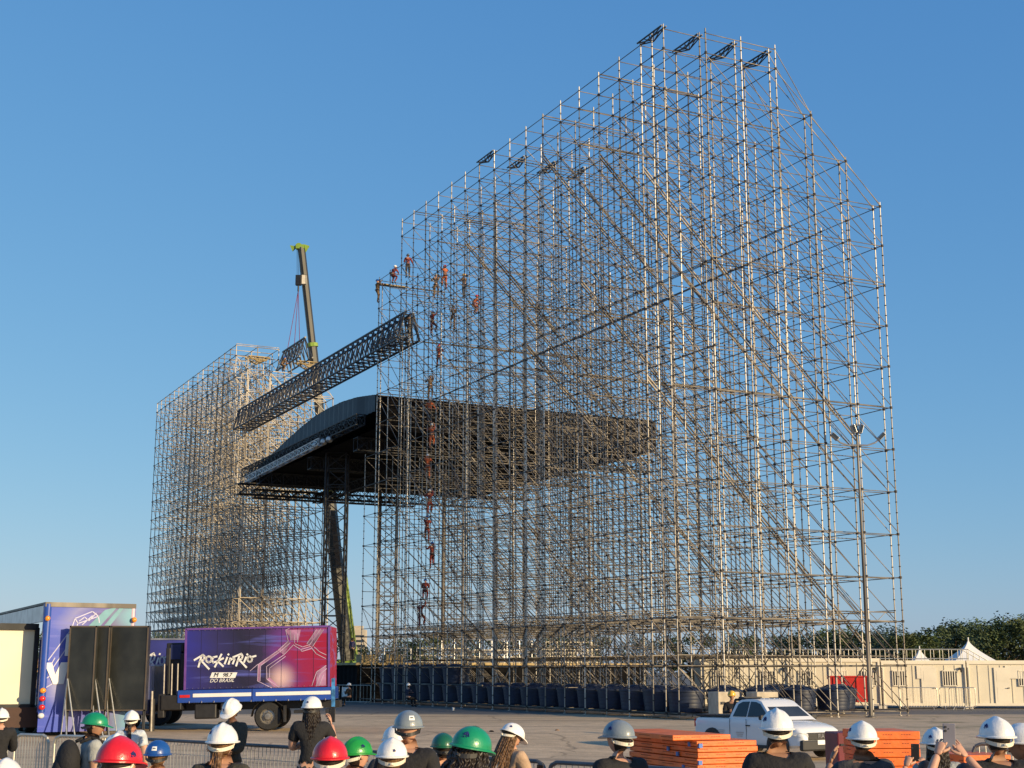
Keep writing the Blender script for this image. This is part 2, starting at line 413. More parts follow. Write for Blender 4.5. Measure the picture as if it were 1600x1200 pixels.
def ladder_beam(mb, p, q, h=.30, r=.045):
    """heavy beam: thick top chord with a shallow V underneath"""
    p = Vector(p); q = Vector(q); u = Vector((0, 0, 1)); m_ = (p + q) / 2
    for s_ in (-.12, .12):
        sd_ = (q - p).normalized().cross(u) * s_
        mb.tube(p + sd_, q + sd_, r); mb.tube(p + sd_, m_ + sd_ - u * h, r * .7); mb.tube(q + sd_, m_ + sd_ - u * h, r * .7)
        mb.tube(m_ + sd_, m_ + sd_ - u * h, r * .6); mb.tube((p * .75 + q * .25) + sd_, m_ + sd_ - u * h, r * .5); mb.tube((p * .25 + q * .75) + sd_, m_ + sd_ - u * h, r * .5)
    mb.tube(m_ - u * h + (q - p).normalized().cross(u) * -.12, m_ - u * h + (q - p).normalized().cross(u) * .12, r * .8)

def topR(A, B):
    if A > 37: return 16.25 if B <= 6 else 12.25
    if A > 33: return 28.25 if B <= 4 else 26.25 if B <= 8 else 24.25
    if B > 11: return 24.25
    if B > 9: return 26.25
    if B > 7: return 28.25
    return 31.25
AsR = [float(a) for a in range(0, 40, 2)]; BsR = [0., 2., 4., 6., 8., 10., 12.]
t, P, posts, ledg, diag = tower('tall wedge-topped scaffolding tower of bare steel tubes filling the right of the scene', AsR, BsR, topR,
                                outer=(-.5, [2., 4., 6., 8., 10., 12.]), keep=.85, half=.3, akeep=(.65, .42), seed=3, rp=.031, rl=.0215, rb=.0205, extra=[(1., 0.)])
for B in (2., 4., 6., 8., 10., 12.):                 # ties between the doubled front rows
    for z in z_levels(topR(0, B)):
        wb = WB(); wb.tube(P(-.5, B, z), P(0, B, z), .022); ledg.append((56 + z * .01, wb))
for A0, zt in ((2, 25.25), (2, 15.25), (6, 27.25), (8, 21.25), (12, 29.25), (14, 19.25), (18, 25.25), (22, 27.25), (26, 17.25)):   # doubled heavy raking braces
    wb = WB()
    for o_ in (0, .2):
        wb.tube(P(A0 + .1, 0, zt - o_), P(A0 + .1, 12, max(.3, zt - 12 - o_)), .045)
    diag.append((50, wb))
# twin standards carrying the bridge girder and other loaded lines
for (A, B) in ((31.6, .0), (31.6, .4), (30.4, .0), (29, 1.6), (26.3, 2.2), (23.6, 4.2), (23.9, 4.2), (18.4, 6.2), (14.4, 6.3), (8.4, 8.2), (36.2, .3), (27.6, 6.2), (21.6, 8.3)):
    wb = WB(); wb.tube(P(A, B, 0), P(A, B, 24.5 if A < 33 else 28), .032)
    for k in range(48): wb.tube(P(A, B, .25 + k * .5 - .025), P(A, B, .25 + k * .5 + .025), .058, 1)
    posts.append((61, wb))
for A in AsR[:-1]:
    wb = WB()
    for z0 in (4.25, 2.25):
        bs_ = [b for b in BsR if topR(A, b) > z0]
        wb.tube(P(A + .06, bs_[0], z0 + .42), P(A + .06, bs_[-1], z0 + .42), .028)
        if z0 > 3 and A % 4 == 0:
            wb.tube(P(A + .06, bs_[0], z0 + .02), P(A + .06, bs_[-1], z0 + .02), .028)
            for k in range(int(bs_[-1] * 2)): wb.tube(P(A + .06, k * .5, z0 + (.42 if k % 2 else .02)), P(A + .06, k * .5 + .5, z0 + (.02 if k % 2 else .42)), .016)
    ledg.append((60 + A, wb))
    if A % 4 == 0:
        for B in (2, 6, 10):
            wb = WB(); wb.tube(P(A, B, .3), P(A + 2, B, 2.2), .025); wb.tube(P(A + 2, B, .3), P(A, B, 2.2), .025); wb.tube(P(A, B, 4.2), P(A + 2, B, 2.3), .025); diag.append((80, wb))
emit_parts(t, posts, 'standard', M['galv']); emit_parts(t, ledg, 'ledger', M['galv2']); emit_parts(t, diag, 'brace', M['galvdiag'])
for A in (0,):
    for B in (0, 2, 4, 6):
        mb = MB(); ladder_beam(mb, P(A + 2.1, B, 31.35), P(A - .05, B, 31.35)); mb.build('head_beam', M['truss'], t)
for B in (0, 2, 4, 6):
    mb = MB(); ladder_beam(mb, P(20.1, B, 31.4), P(17.9, B, 31.4)); mb.build('head_beam', M['truss'], t)
mb = MB()
for B in (.6,): lattice(mb, P(36, -.1, 23.2), P(31, -.1, 23.2), .9, .5, .6, .035)
mb.build('bearing_beam', M['galv2'], t)
mb = MB(); mb.box(P(36.3, 1.0, 28.05), (2.2, .5, .06), M=Matrix.Rotation(AN, 3, 'Z')); mb.build('work_platform', M['plank'], t)
mb = MB()
for A, B in ((0, 0), (1, 0), (2, 0), (0, 2), (0, 4)): mb.box(P(A, B, .02), (.45, .45, .05), M=Matrix.Rotation(AN, 3, 'Z'))
mb.build('sole_board', M['timber'], t)

def topL(A, B):
    if A < 71: return 29.25 if B <= 6 else 26.25
    if B > 7: return 26.25
    if B > 5: return 28.25
    return 31.25
AsL = [float(a) for a in range(68, 106, 2)]; BsL = [0., 2., 4., 6., 8.]
t, P, posts, ledg, diag = tower('far scaffolding tower left of the gap, beyond the branded trucks', AsL, BsL, topL, rosette=1.0, keep=1.0, half=1.0, akeep=(1.0, .9), seed=9, rp=.042, rl=.036, rb=.033, over=.06)
for (A, B) in ((68.3, .2), (68.3, 2.2), (72.3, .3), (76.3, 2.2), (82.4, .3), (88.3, .2), (94.3, 2.3)):
    wb = WB(); wb.tube(P(A, B, 0), P(A, B, 28), .05); posts.append((120, wb))
emit_parts(t, posts, 'standard', M['galvsuntint']); emit_parts(t, ledg, 'ledger', M['galvsuntint']); emit_parts(t, diag, 'brace', M['galvsuntint'])
for B0 in (0, 4.6):
    mb = MB(); ladder_beam(mb, P(67.9, B0, 29.4), P(67.9, B0 + 2.0, 29.4), .5, .05)
    ladder_beam(mb, P(68.9, B0, 29.4), P(68.9, B0 + 2.0, 29.4), .5, .05); mb.build('head_beam', M['plank'], t)

# ---------------------------------------------------------------- bridge girder and the short one being lifted
g = thing('bridge_girder', 'long dark lattice girder bridging the gap between the two scaffolding towers', 'truss', ab(69.2, 0, 22.9))
o_ = ab(69.2, 0, 22.9)
def rel(A, B, z): return ab(A, B, z) - o_
mb = MB()
for s_ in (-.75, .75):
    mb.tube(rel(69.2, s_, 22.9), rel(30.6, s_, 22.9), .075, 8)
mb.build('bottom_chord', M['truss'], g)
mb = MB()
for s_ in (-.3, .3): mb.tube(rel(69.2, s_, 24.7), rel(30.6, s_, 24.7), .075, 8)
mb.build('top_chord', M['truss'], g)
mb = MB(); n = 39
for i in range(n):
    A = 69.2 - 38.6 * i / n; A2 = 69.2 - 38.6 * (i + 1) / n
    for sgn in (-1, 1):
        tp = (A + A2) / 2
        mb.tube(rel(A, .75 * sgn, 22.9), rel(tp, .3 * sgn, 24.7), .05, 5, caps=False); mb.tube(rel(tp, .3 * sgn, 24.7), rel(A2, .75 * sgn, 22.9), .05, 5, caps=False)
    mb.tube(rel(A, -.75, 22.9), rel(A, .75, 22.9), .05, 5); mb.tube(rel(tp, -.3, 24.7), rel(tp, .3, 24.7), .05, 5)
    mb.tube(rel(A, -.75 if i % 2 else .75, 22.9), rel(A2, .75 if i % 2 else -.75, 22.9), .035, 5)
for A in (69.2, 30.6):
    for sgn in (-1, 1): mb.tube(rel(A, .75 * sgn, 22.9), rel(A, .3 * sgn, 24.7), .08, 6)
mb.build('lacing', M['truss'], g)
g = thing('lifted_girder', 'short dark lattice girder slung from the crane above the left scaffolding tower', 'truss', ab(74, 5, 29.6))
o_ = ab(74, 5, 29.6)
mb = MB()
for s_ in (-.6, .6): mb.tube(ab(74, 5 + s_, 29.6) - o_, ab(66.9, 5 + s_, 29.6) - o_, .08, 6)
mb.tube(ab(74, 5, 31.5) - o_, ab(67.3, 5, 31.5) - o_, .10, 6); mb.build('chord', M['truss'], g)
mb = MB()
for i in range(7):
    A = 74 - i; A2 = A - 1; 
    for s_ in (-.6, .6):
        mb.tube(ab(A, 5 + s_, 29.6) - o_, ab(A - .5, 5, 31.5) - o_, .055, 5); mb.tube(ab(A - .5, 5, 31.5) - o_, ab(A2, 5 + s_, 29.6) - o_, .055, 5)
mb.build('lacing', M['truss'], g)

# ---------------------------------------------------------------- crane
base = at(541, 1030, 131); base.z = 0
cr = thing('mobile_crane', 'tall telescopic crane with dark boom and lime green fittings standing behind the stage', 'crane', base)
foot = Vector((.1, 0, 3.0)); tip = at(471, 387, 129) - base
d = (tip - foot).normalized(); L = (tip - foot).length
secs = [(0, .40, .62), (.36, .58, .52), (.56, .76, .44), (.74, 1.0, .36)]
for i, (f0, f1, r) in enumerate(secs):
    mb = MB(); mb.tube(foot + d * L * f0, foot + d * L * f1, r, 8); mb.build('boom_section', M['boom'], cr, smooth=30)
mb = MB()
for f in (.4, .58, .76): mb.tube(foot + d * (L * f - .35), foot + d * L * f, .66 - .22 * f + .06, 10)
mb.build('boom_collar', M['lime'], cr)
mb = MB(); sd_ = Vector((1, .2, 0)); mb.tube(foot + Vector((1.0, 0, -2)), foot + d * L * .22 + sd_ * .55, .11, 8); mb.tube(foot + Vector((1.2, .4, -2)), foot + d * L * .2 + sd_ * .75, .1, 8)
mb.build('lift_cylinder', M['lime'], cr)
mb = MB(); mb.box(tip + Vector((-.1, 0, .05)), (.8, .6, .4)); mb.prism([tip + Vector((-.4, -.15, .1)), tip + Vector((-1.1, -.15, .2)), tip + Vector((-.85, -.15, -.35))], (0, .3, 0)); mb.prism([tip + Vector((.3, -.15, .3)), tip + Vector((.75, -.15, .15)), tip + Vector((.4, -.15, -.45))], (0, .3, 0))
mb.lathe([(0, -.12), (.35, -.12), (.35, .12), (0, .12)], 14, tip + Vector((-.25, 0, .1)), 'y')
mb.build('boom_head', M['lime'], cr)
hk = at(466.5, 438, 128.5) - base
mb = MB()
for x in (-.15, .0, .15): mb.tube(tip + Vector((-.35 + x * .5, 0, 0)), hk + Vector((x, 0, .5)), .022, 4)
mb.build('hoist_rope', M['blacksteel'], cr)
mb = MB(); mb.box(hk, (.55, .4, 1.0), 0); mb.box(hk + Vector((.5, 0, .05)), (.42, .36, .95), 1); mb.tube(hk - Vector((0, 0, .5)), hk - Vector((0, 0, 1.1)), .09, 6, mi=0); mb.build('hook_block', [M['blacksteel'], M['strapwhite']], cr, bevel=.04)
mb = MB()
for tgt in (ab(70.5, 5, 31.6), ab(69, 5, 31.6), ab(72.5, 5, 31.6)): mb.tube(hk - Vector((0, 0, 1.0)), tgt - base, .03, 5)
mb.build('sling', mat('sling_web', (.16, .03, .07), .7), cr)
mb = MB(); mb.box((0, 1.5, 1.3), (2.6, 11, .9)); mb.box((0, -3.2, 2.2), (2.4, 1.6, 1.4)); mb.box((0, 1.2, 2.4), (2.3, 3.2, 1.4)); mb.build('carrier', M['lime'], cr, bevel=.08)
for y in (-2.6, -1.0, 3.0, 4.6):
    for x in (-1.2, 1.2):
        mb = MB(); mb.lathe([(0, -.2), (.4, -.2), (.62, -.17), (.64, 0), (.62, .17), (.4, .2), (0, .2)], 18, (x, y, .64), 'x'); mb.build('wheel', M['tyre'], cr)

# ---------------------------------------------------------------- stage roof
rf = thing('stage_roof', 'dark arched stage roof on lattice legs standing behind the scaffolding', 'stage roof', ab(38, 0))
o_ = ab(38, 0)
def rr(A, B, z): return ab(A, B, z) - o_
prof = [(36.5, 20.35), (38.5, 20.6), (40, 20.78), (43, 20.98), (46, 21.0), (49, 20.9), (52, 20.6), (55, 20.2), (58, 19.75), (61, 19.3), (64, 18.75), (67, 18.2)]
mb = MB()
for i in range(len(prof) - 1):
    (a0, z0), (a1, z1) = prof[i], prof[i + 1]
    for k in range(8): mb.add([rr(a0, k * 2.8, z0), rr(a1, k * 2.8, z1), rr(a1, k * 2.8 + 2.8, z1), rr(a0, k * 2.8 + 2.8, z0)], [(0, 1, 2, 3)])
mb.build('roof_sheet', M['roofskin'], rf)
mb = MB()
for i in range(len(prof) - 1):
    (a0, z0), (a1, z1) = prof[i], prof[i + 1]; n_ = 6
    for k in range(n_):
        f0, f1 = k / n_, (k + 1) / n_
        A, A2 = a0 + (a1 - a0) * f0, a0 + (a1 - a0) * f1; Z, Z2 = z0 + (z1 - z0) * f0, z0 + (z1 - z0) * f1
        lo = lambda a: 19.2 if a < 56 else 19.2 - (a - 56) * .125
        bb = -.05 if k % 2 else .06
        mb.add([rr(A, bb, lo(A)), rr(A2, -bb + .01, lo(A2)), rr(A2, -bb + .01, Z2), rr(A, bb, Z)], [(0, 1, 2, 3)])
mb.build('gable_sheet', M['roofskin'], rf)
mb = MB(); mb.add([rr(36.5, .1, 18.0), rr(67, .1, 18), rr(67, 22.4, 18), rr(36.5, 22.4, 18)], [(0, 1, 2, 3)])
mb.add([rr(36.5, .1, 18.0), rr(36.5, 22.4, 18), rr(36.5, 22.4, 20.3), rr(36.5, .1, 20.3)], [(0, 1, 2, 3)])
mb.add([rr(36.5, 22.4, 18), rr(67, 22.4, 18), rr(67, 22.4, 18.1), rr(46, 22.4, 20.9), rr(36.5, 22.4, 20.3)], [(0, 1, 2, 3, 4)])
mb.build('ceiling_drape', M['black'], rf)
for (p, q, nm, mt, w_, h_) in (((66.5, -.8, 16.9), (66.5, 24, 16.9), 'roof_truss', 'blacksteel', .8, .9), ((63, -.5, 16.2), (63, 14, 16.2), 'roof_truss', 'blacksteel', .6, .7), ((60, -1, 17.0), (60, 24, 17.0), 'roof_truss', 'blacksteel', .8, .9),
        ((50, 0, 17.0), (50, 24, 17.0), 'roof_truss', 'blacksteel', .8, .9), ((40, 0, 17.0), (40, 24, 17.0), 'roof_truss', 'blacksteel', .8, .9),
        ((38, -.4, 18.5), (66, -.4, 18.3), 'front_truss', 'blacksteel', .6, .7), ((45, -.8, 18.1), (64, -.8, 17.6), 'lighting_truss', 'alum', .35, .45), ((48, 6, 16.4), (66, 6, 16.4), 'roof_truss', 'blacksteel', .6, .7)):
    mb = MB(); lattice(mb, rr(*p), rr(*q), w_, h_, 1.0, .055); mb.build(nm, M[mt], rf)
for A, B in ((48.2, 1.6), (50, 12), (50, 23.4), (64, 12), (64, 23.4)):
    mb = MB()
    c0 = rr(A, B, 0); w_ = .75
    cor = [Vector((sx * w_, sy * w_, 0)) for sx, sy in ((-1, -1), (1, -1), (1, 1), (-1, 1))]
    for c in cor: mb.tube(c0 + c, c0 + c + Vector((0, 0, 18)), .085, 6)
    for k in range(15):
        for j in range(4):
            a, b = cor[j], cor[(j + 1) % 4]; z0, z1 = k * 1.2, (k + 1) * 1.2
            if k % 2: a, b = b, a
            mb.tube(c0 + a + Vector((0, 0, z0)), c0 + b + Vector((0, 0, z1)), .045, 4, caps=False)
            mb.tube(c0 + a + Vector((0, 0, z1)), c0 + b + Vector((0, 0, z1)), .045, 4, caps=False)
    mb.build('leg', M['blacksteel'] if B < 2 else M['galv2'], rf)
# spotlights cluster under the roof
for A in (43, 44.2, 46):
    mb = MB(); mb.lathe([(0, -.2), (.12, -.2), (.24, .1), (.24, .25), (0, .25)], 14, rr(A, -.9, 18.2), 'y'); mb.build('floodlight', M['alum'], rf)

# ---------------------------------------------------------------- stage deck
st = thing('stage_platform', 'low black-skirted stage platform under the arched roof', 'stage', ab(40, 0))
o_ = ab(40, 0)
mb = MB(); mb.prism([ab(*p, 2.42) - o_ for p in ((39, 0), (66, 0), (66, 23), (39, 23))], (0, 0, .16)); mb.build('deck', M['plank'], st)
mb = MB()
for (a, b_) in (((39.15, .15), (65.9, .15)), ((39.15, .15), (39.15, 22.8)), ((39.15, 22.8), (65.9, 22.8))):
    p, q = Vector(a), Vector(b_); n_ = int((q - p).length / .4)
    for i in range(n_):
        u, v = p + (q - p) * i / n_, p + (q - p) * (i + 1) / n_
        e = .05 if i % 2 else 0; f = .05 - e
        mb.add([ab(u.x + e, u.y + e, .02) - o_, ab(v.x + f, v.y + f, .02) - o_, ab(v.x + f, v.y + f, 2.4) - o_, ab(u.x + e, u.y + e, 2.4) - o_], [(0, 1, 2, 3)])
mb.build('skirt', M['black'], st)
rnd = random.Random(5)
for i, (A, B, L_, h_) in enumerate(((40.5, 5, 4, 1.0), (40.5, 10, 4, 1.6), (41, 15, 5, 1.0), (43, 8, 5, 1.7), (44, 17, 4, 1.6), (42, 2.2, 3, 1.0), (46, 12, 4, 1.0))):
    mb = MB(); o2 = ab(A, B, 2.58)
    for k in range(int(L_) + 1):
        p = ab(A, B + k, 2.58) - o2; mb.tube(p, p + Vector((0, 0, h_)), .03, 5)
    for z in (.08, h_ / 2, h_): mb.tube(ab(A, B, 2.58 + z) - o2, ab(A, B + int(L_), 2.58 + z) - o2, .035, 5)
    for k in range(int(L_)): mb.tube(ab(A, B + k, 2.66) - o2, ab(A, B + k + 1, 2.58 + h_) - o2, .022, 4)
    o = mb.build('frame_rack', M['alum'] if i % 2 else M['strapwhite'], None, loc=o2)
    tag(o, '%s of the pale frame racks on the stage platform, %s in height' % (ORD[i], 'taller' if h_ > 1.2 else 'low'), 'rack', 'frame racks on the stage')
for i, (A, B) in enumerate(((40.5, 1.4), (40.4, 3.2))):
    mb = MB(); mb.box((0, 0, .25), (1.3, .9, .5)); mb.box((0, 0, .52), (1.36, .96, .05)); mb.box((-.4, -.47, .25), (.08, .03, .5)); mb.box((.4, -.47, .25), (.08, .03, .5))
    o = mb.build('plywood_crate', M['plank'], None, bevel=.01, loc=ab(A, B, 2.58)); o.rotation_euler = (0, 0, AN)
    tag(o, ('plywood crate at the front corner of the stage platform', 'plywood crate beside another on the stage platform, the one further from its corner')[i], 'crate', 'plywood crates on the stage')

# ---------------------------------------------------------------- water tanks used as ballast
def make_tank(label, r=.80, h=.86):
    t = thing('water_tank', label, 'water tank')
    mb = MB(); prof = [(0, 0), (r * .86, 0), (r * .88, .04)]
    for k in range(5):
        z = .06 + k * (h - .1) / 5; rr_ = r * (.88 + .12 * (k / 5))
        prof += [(rr_, z), (rr_ + .006, z + .03), (rr_ + .007, z + .17), (rr_ + .002, z + .20)]
    prof += [(r, h - .03), (r + .035, h - .02), (r + .035, h + .03), (r, h + .03)]
    mb.lathe(prof, 28); mb.build('tank_body', M['navytank'], t, smooth=40)
    mb = MB(); mb.lathe([(r + .02, h + .031), (r + .02, h + .05), (r * .93, h + .08), (r * .8, h + .10), (.34, h + .2), (.32, h + .25), (.25, h + .27), (0, h + .27)], 28)
    for k in range(12):
        a = k * math.pi / 6; mb.tube((math.cos(a) * r * .9, math.sin(a) * r * .9, h + .085), (math.cos(a) * .36, math.sin(a) * .36, h + .2), .022, 4)
    mb.build('lid', M['navytank'], t, smooth=40)
    return t
tank = make_tank('navy plastic water tank in the front row under the right scaffolding tower')
rows = [(a, 1.0, .27, 'front row ballast tanks', 'navy plastic water tank in the front row under the right scaffolding tower') for a in range(1, 36, 2)]
rows += [(a, 1.0, 1.30, 'upper tier ballast tanks', 'navy plastic water tank stacked on the upper tier at the far end of the row') for a in range(25, 36, 2)]
rows += [(1, b_, .27, 'ballast tanks of the right side', 'navy plastic water tank under the near side of the scaffolding, beyond the pickup') for b_ in (3, 5, 7, 9)]
rows += [(3, 11, .27, None, 'navy water tank standing rightmost at the scaffolding foot, right of the red bin'), (5, 9, .27, None, 'navy water tank just behind the second pair of tanks from the right'), (3, 7, .27, None, 'navy water tank with a bright sunlit rim left of the red bin')]
first = True; cnt = {}
for (A, B, z, grp, lab) in rows:
    if grp:
        k_ = cnt.get(grp, 0); cnt[grp] = k_ + 1; rest = grp.startswith('upper')
        lab = {'f': '%s navy water tank of the long front row, counted from the concrete blocks', 'u': '%s navy water tank of the upper tier, counted from its right end', 'b': '%s navy water tank of those behind the pickup, counted from the left'}[grp[0]] % ORD[k_]
    o = tank if first else copy_tree(tank); first = False
    o.location = ab(A, B, z); o.rotation_euler = (0, 0, random.uniform(0, 6)); o['label'] = lab
    if grp: o['group'] = grp
    elif 'group' in o: del o['group']
# rails the tanks stand on
for k, (B, z) in enumerate(((0.35, .2), (1.65, .2), (.35, 1.24), (1.65, 1.24))):
    mb = MB(); a0, a1 = (0, 36) if k < 2 else (20, 36)
    mb.tube((0, 0, 0), ab(a1, B) - ab(a0, B), .05, 6)
    tag(mb.build('support_rail', M['galv2'], None, loc=ab(a0, B, z)), ('long steel rail under the front row of tanks, on its near edge', 'long steel rail under the front row of tanks, on its inner edge', 'steel rail under the upper tier of tanks, on its near edge', 'steel rail under the upper tier of tanks, on its inner edge')[k], 'rail')

# concrete blocks
def block(loc, rz, label):
    t = thing('concrete_block', label, 'concrete block', loc, rz, 'concrete blocks beside the pickup')
    mb = MB(); mb.box((0, 0, .58), (1.0, .9, 1.16)); mb.build('block_body', M['concrete'], t, bevel=.03)
    mb = MB(); mb.box((-.3, -.505, .72), (.14, .02, .1)); mb.build('lifting_slot', M['dark'], t)
    mb = MB(); mb.box((.3, -.505, .72), (.14, .02, .1)); mb.build('lifting_slot', M['dark'], t)
block(Vector((8.75, 59.4, 0)), R(20), 'sand coloured concrete block left of the man in the yellow helmet')
block(Vector((10.3, 59.2, 0)), R(20), 'sand coloured concrete block with two dark slots above the pickup cab')

# red bin behind the tanks
rb = thing('red_bin', 'red steel bin in front of the barred cabin windows', 'bin', Vector((18.0, 76.4, 0)), R(-8))
mb = MB(); mb.box((0, 0, 1.05), (2.2, 1.2, 1.3)); mb.box((0, 0, 1.72), (2.28, 1.28, .08)); mb.build('bin_body', M['redpaint'], rb, bevel=.02)
mb = MB()
for x in (-.9, -.3, .3, .9): mb.box((x, -.62, 1.05), (.06, .04, 1.25))
mb.build('rib', M['redpaint'], rb)
mb = MB()
for x in (-1, 1): mb.box((x, 0, .2), (.1, 1.0, .4))
mb.build('leg', M['dark'], rb)

# ---------------------------------------------------------------- site cabins
def cabin(x0, x1, y, label, wins, door, h=2.5):
    t = thing('site_cabin', label, 'site cabin', Vector((x0, y, 0)), 0, 'row of cream site cabins'); W = x1 - x0
    mb = MB(); mb.box((W / 2, 1.22, .18 + (h - .18) / 2), (W - .03, 2.4, h - .18)); mb.build('wall', M['cabin'], t)
    mb = MB(); mb.box((W / 2, 1.22, h + .03), (W + .0, 2.5, .1)); mb.box((W / 2, -.02, h - .06), (W - .02, .05, .12)); mb.box((W / 2, -.02, .22), (W - .02, .05, .14))
    mb.build('roof', M['cabin2'], t)
    for x in (.07, W - .07):
        mb = MB(); mb.box((x, -.02, h / 2 + .1), (.12, .06, h - .35)); mb.tube((x, -.07, .1), (x, -.07, h - .3), .035, 6); mb.box((x, .0, .08), (.25, .3, .16)); mb.build('corner_post', M['cabin2'], t)
    mb = MB(); n = int(W / .55)
    for k in range(1, n): mb.box((W * k / n, -.012, h / 2 + .05), (.02, .02, h - .45))
    mb.build('panel_seam', M['cabin2'], t)
    for wx in wins:
        mb = MB()
        for zz, dz in ((1.22, .05), (2.02, .05)): mb.box((wx, -.03, zz), (.80, .07, dz))
        for xx in (-.39, .39): mb.box((wx + xx, -.03, 1.62), (.04, .07, .82))
        f = mb.build('window', M['cabin2'], t)
        mb = MB(); mb.box((wx, .0, 1.62), (.74, .03, .76)); mb.build('pane', M['glass'], f)
        mb = MB()
        for k in range(5): mb.box((wx - .26 + k * .13, -.045, 1.62), (.05, .03, .76))
        mb.build('bar', M['cabin2'], f)
    if door is not None:
        mb = MB(); mb.box((door, -.025, 1.2), (.85, .05, 2.0)); mb.box((door, -.05, 1.75), (.6, .012, .55)); mb.box((door, -.05, .75), (.6, .012, .8)); d_ = mb.build('door', M['cabin2'], t)
        mb = MB(); mb.tube((door + .34, -.06, 1.1), (door + .34, -.12, 1.1), .03, 6); mb.tube((door + .34, -.12, 1.1), (door + .22, -.12, 1.1), .02, 6); mb.build('handle', M['dark'], d_)
    mb = MB(); mb.box((W * .52, -.03, 1.95), (.95, .03, .7)); mb.build('access_panel', M['cabin2'], t)
    mb = MB(); mb.box((W - .3, -.09, 2.15), (.16, .14, .1)); mb.tube((W - .3, -.14, 2.12), (W - .3, -.18, 1.95), .05, 6); mb.build('wall_lamp', M['dark'], t)
YC = 78.6
cabin(10.3, 15.2, YC, 'cream site cabin seen through the scaffolding behind the concrete blocks', [1.0, 3.7], None, 2.72)
cabin(15.25, 20.2, YC, 'cream site cabin behind the red bin', [.85, 2.7, 4.3], None, 2.62)
cabin(20.25, 24.9, YC, 'cream site cabin behind the pair of steel barriers', [1.0, 3.75], 2.6, 2.5)
cabin(24.95, 29.9, YC, 'cream site cabin at the right edge with a door between two seams', [3.2], 1.9, 2.5)

# white tents, raised walkway with stairs behind the cabins
def tent(px, pyt, pyb, Y, wpx, label):
    c = at(px, pyb, Y); top = at(px, pyt, Y).z; r = wpx / 2235 * Y / 2; zb = 2.45
    t = thing('pagoda_tent', label, 'tent', Vector((c.x, Y, 0)))
    mb = MB(); n = 10; vs = []; m_ = 9
    for i in range(m_ + 1):
        f = i / m_; z = zb + (top - zb) * f; k = r * 1.15 * (1 - f) ** 1.35 + .04
        vs.append([Vector((sx * k, sy * k, z)) for sx, sy in ((-1, -1), (0, -1.0), (1, -1), (1, 0), (1, 1), (0, 1), (-1, 1), (-1, 0))])
    allv = [p for ring in vs for p in ring]; fs = []
    for i in range(m_):
        for k in range(8): a, b = i * 8 + k, i * 8 + (k + 1) % 8; fs.append((a, b, b + 8, a + 8))
    mb.add(allv, fs); mb.tube((0, 0, top - .1), (0, 0, top + .25), .04, 6); mb.build('canopy', M['whitecloth'], t)
    mb = MB()
    for sx in (-1, 1):
        mb.box((sx * r * 1.25, 0, zb - .15), (.03, r * 2.5, .35)); mb.box((0, sx * r * 1.25, zb - .15), (r * 2.5, .03, .35))
    mb.build('valance', M['whitecloth'], t)
    for sx in (-1, 1):
        for sy in (-1, 1):
            mb = MB(); mb.tube((sx * r * 1.2, sy * r * 1.2, 0), (sx * r * 1.2, sy * r * 1.2, zb), .05, 6); mb.build('leg', M['alum'], t)
tent(1515, 1002, 1036, 92, 66, 'large white peaked tent behind the cream cabins')
tent(1438, 1015, 1036, 100, 30, 'small white peaked tent left of the larger one, beside the stairs')
wk = thing('raised_walkway', 'raised walkway with railings and a stair behind the cream cabins', 'walkway', Vector((11, 87, 0)))
mb = MB(); mb.box((8.3, 0, 2.2), (16.6, 1.2, .1)); mb.build('deck', M['galv2'], wk)
mb = MB()
for x in np.arange(0, 16.7, .55):
    for y in (-.6, .6): mb.tube((x, y, 2.25), (x, y, 3.3), .02, 5)
for y in (-.6, .6):
    for z in (2.75, 3.3): mb.tube((0, y, z), (16.6, y, z), .03, 5)
mb.build('railing', M['barrier'], wk)
mb = MB()
for x in np.arange(0, 16.7, 2.7):
    for y in (-.6, .6): mb.tube((x, y, 0), (x, y, 2.2), .05, 6)
mb.build('support', M['galv2'], wk)
mb = MB()
for y in (-.6, .6):
    mb.tube((16.6, y, 3.3), (20.2, y, 1.2), .03, 5); mb.tube((16.6, y, 2.2), (20.2, y, .1), .06, 5)
    for k in range(12): f = k / 11; mb.tube((16.6 + 3.6 * f, y, 2.2 - 2.1 * f), (16.6 + 3.6 * f, y, 3.3 - 2.1 * f), .02, 5)
for k in range(10): mb.box((16.9 + .36 * k, 0, 2.0 - .21 * k), (.26, 1.1, .03))
mb.build('stair', M['barrier'], wk)

# ---------------------------------------------------------------- lighting mast
mp = at(1361, 1119, 63.5); lm = thing('lighting_mast', 'slim steel lighting mast with four floodlights in front of the right tower', 'lighting mast', Vector((mp.x, 63.5, 0)))
zt = at(1339, 692, 63.5).z
mb = MB(); mb.tube((0, 0, 0), (0, 0, zt + .9), .095, 10, .05); mb.build('pole', M['galv2'], lm, smooth=30)
mb = MB(); mb.lathe([(.10, 0), (.24, 0), (.24, .04), (.10, .08)], 12); mb.build('base_plate', M['galv2'], lm)
for sx in (-1, 1):
    mb = MB(); mb.path([(0, 0, zt - .1), (sx * .45, -.05, zt - .12), (sx * .8, -.08, zt + .0), (sx * .98, -.1, zt + .16)], .04, 6); mb.build('arm', M['alum'], lm)
for sx, sy, z_, tl in ((-1.05, -.1, .28, .8), (1.08, -.1, .28, -.8), (-.17, -.12, .62, .3), (.15, -.15, .62, -.3)):
    mb = MB(); mb.box((sx, sy, zt + z_), (.18, .3, .42), M=Matrix.Rotation(-tl, 3, 'Y')); fl = mb.build('floodlight', M['alum'], lm, bevel=.03)
    mb = MB(); mb.box((sx, sy - .16, zt + z_), (.13, .02, .34), M=Matrix.Rotation(-tl, 3, 'Y')); mb.build('lens', M['glass'], fl)

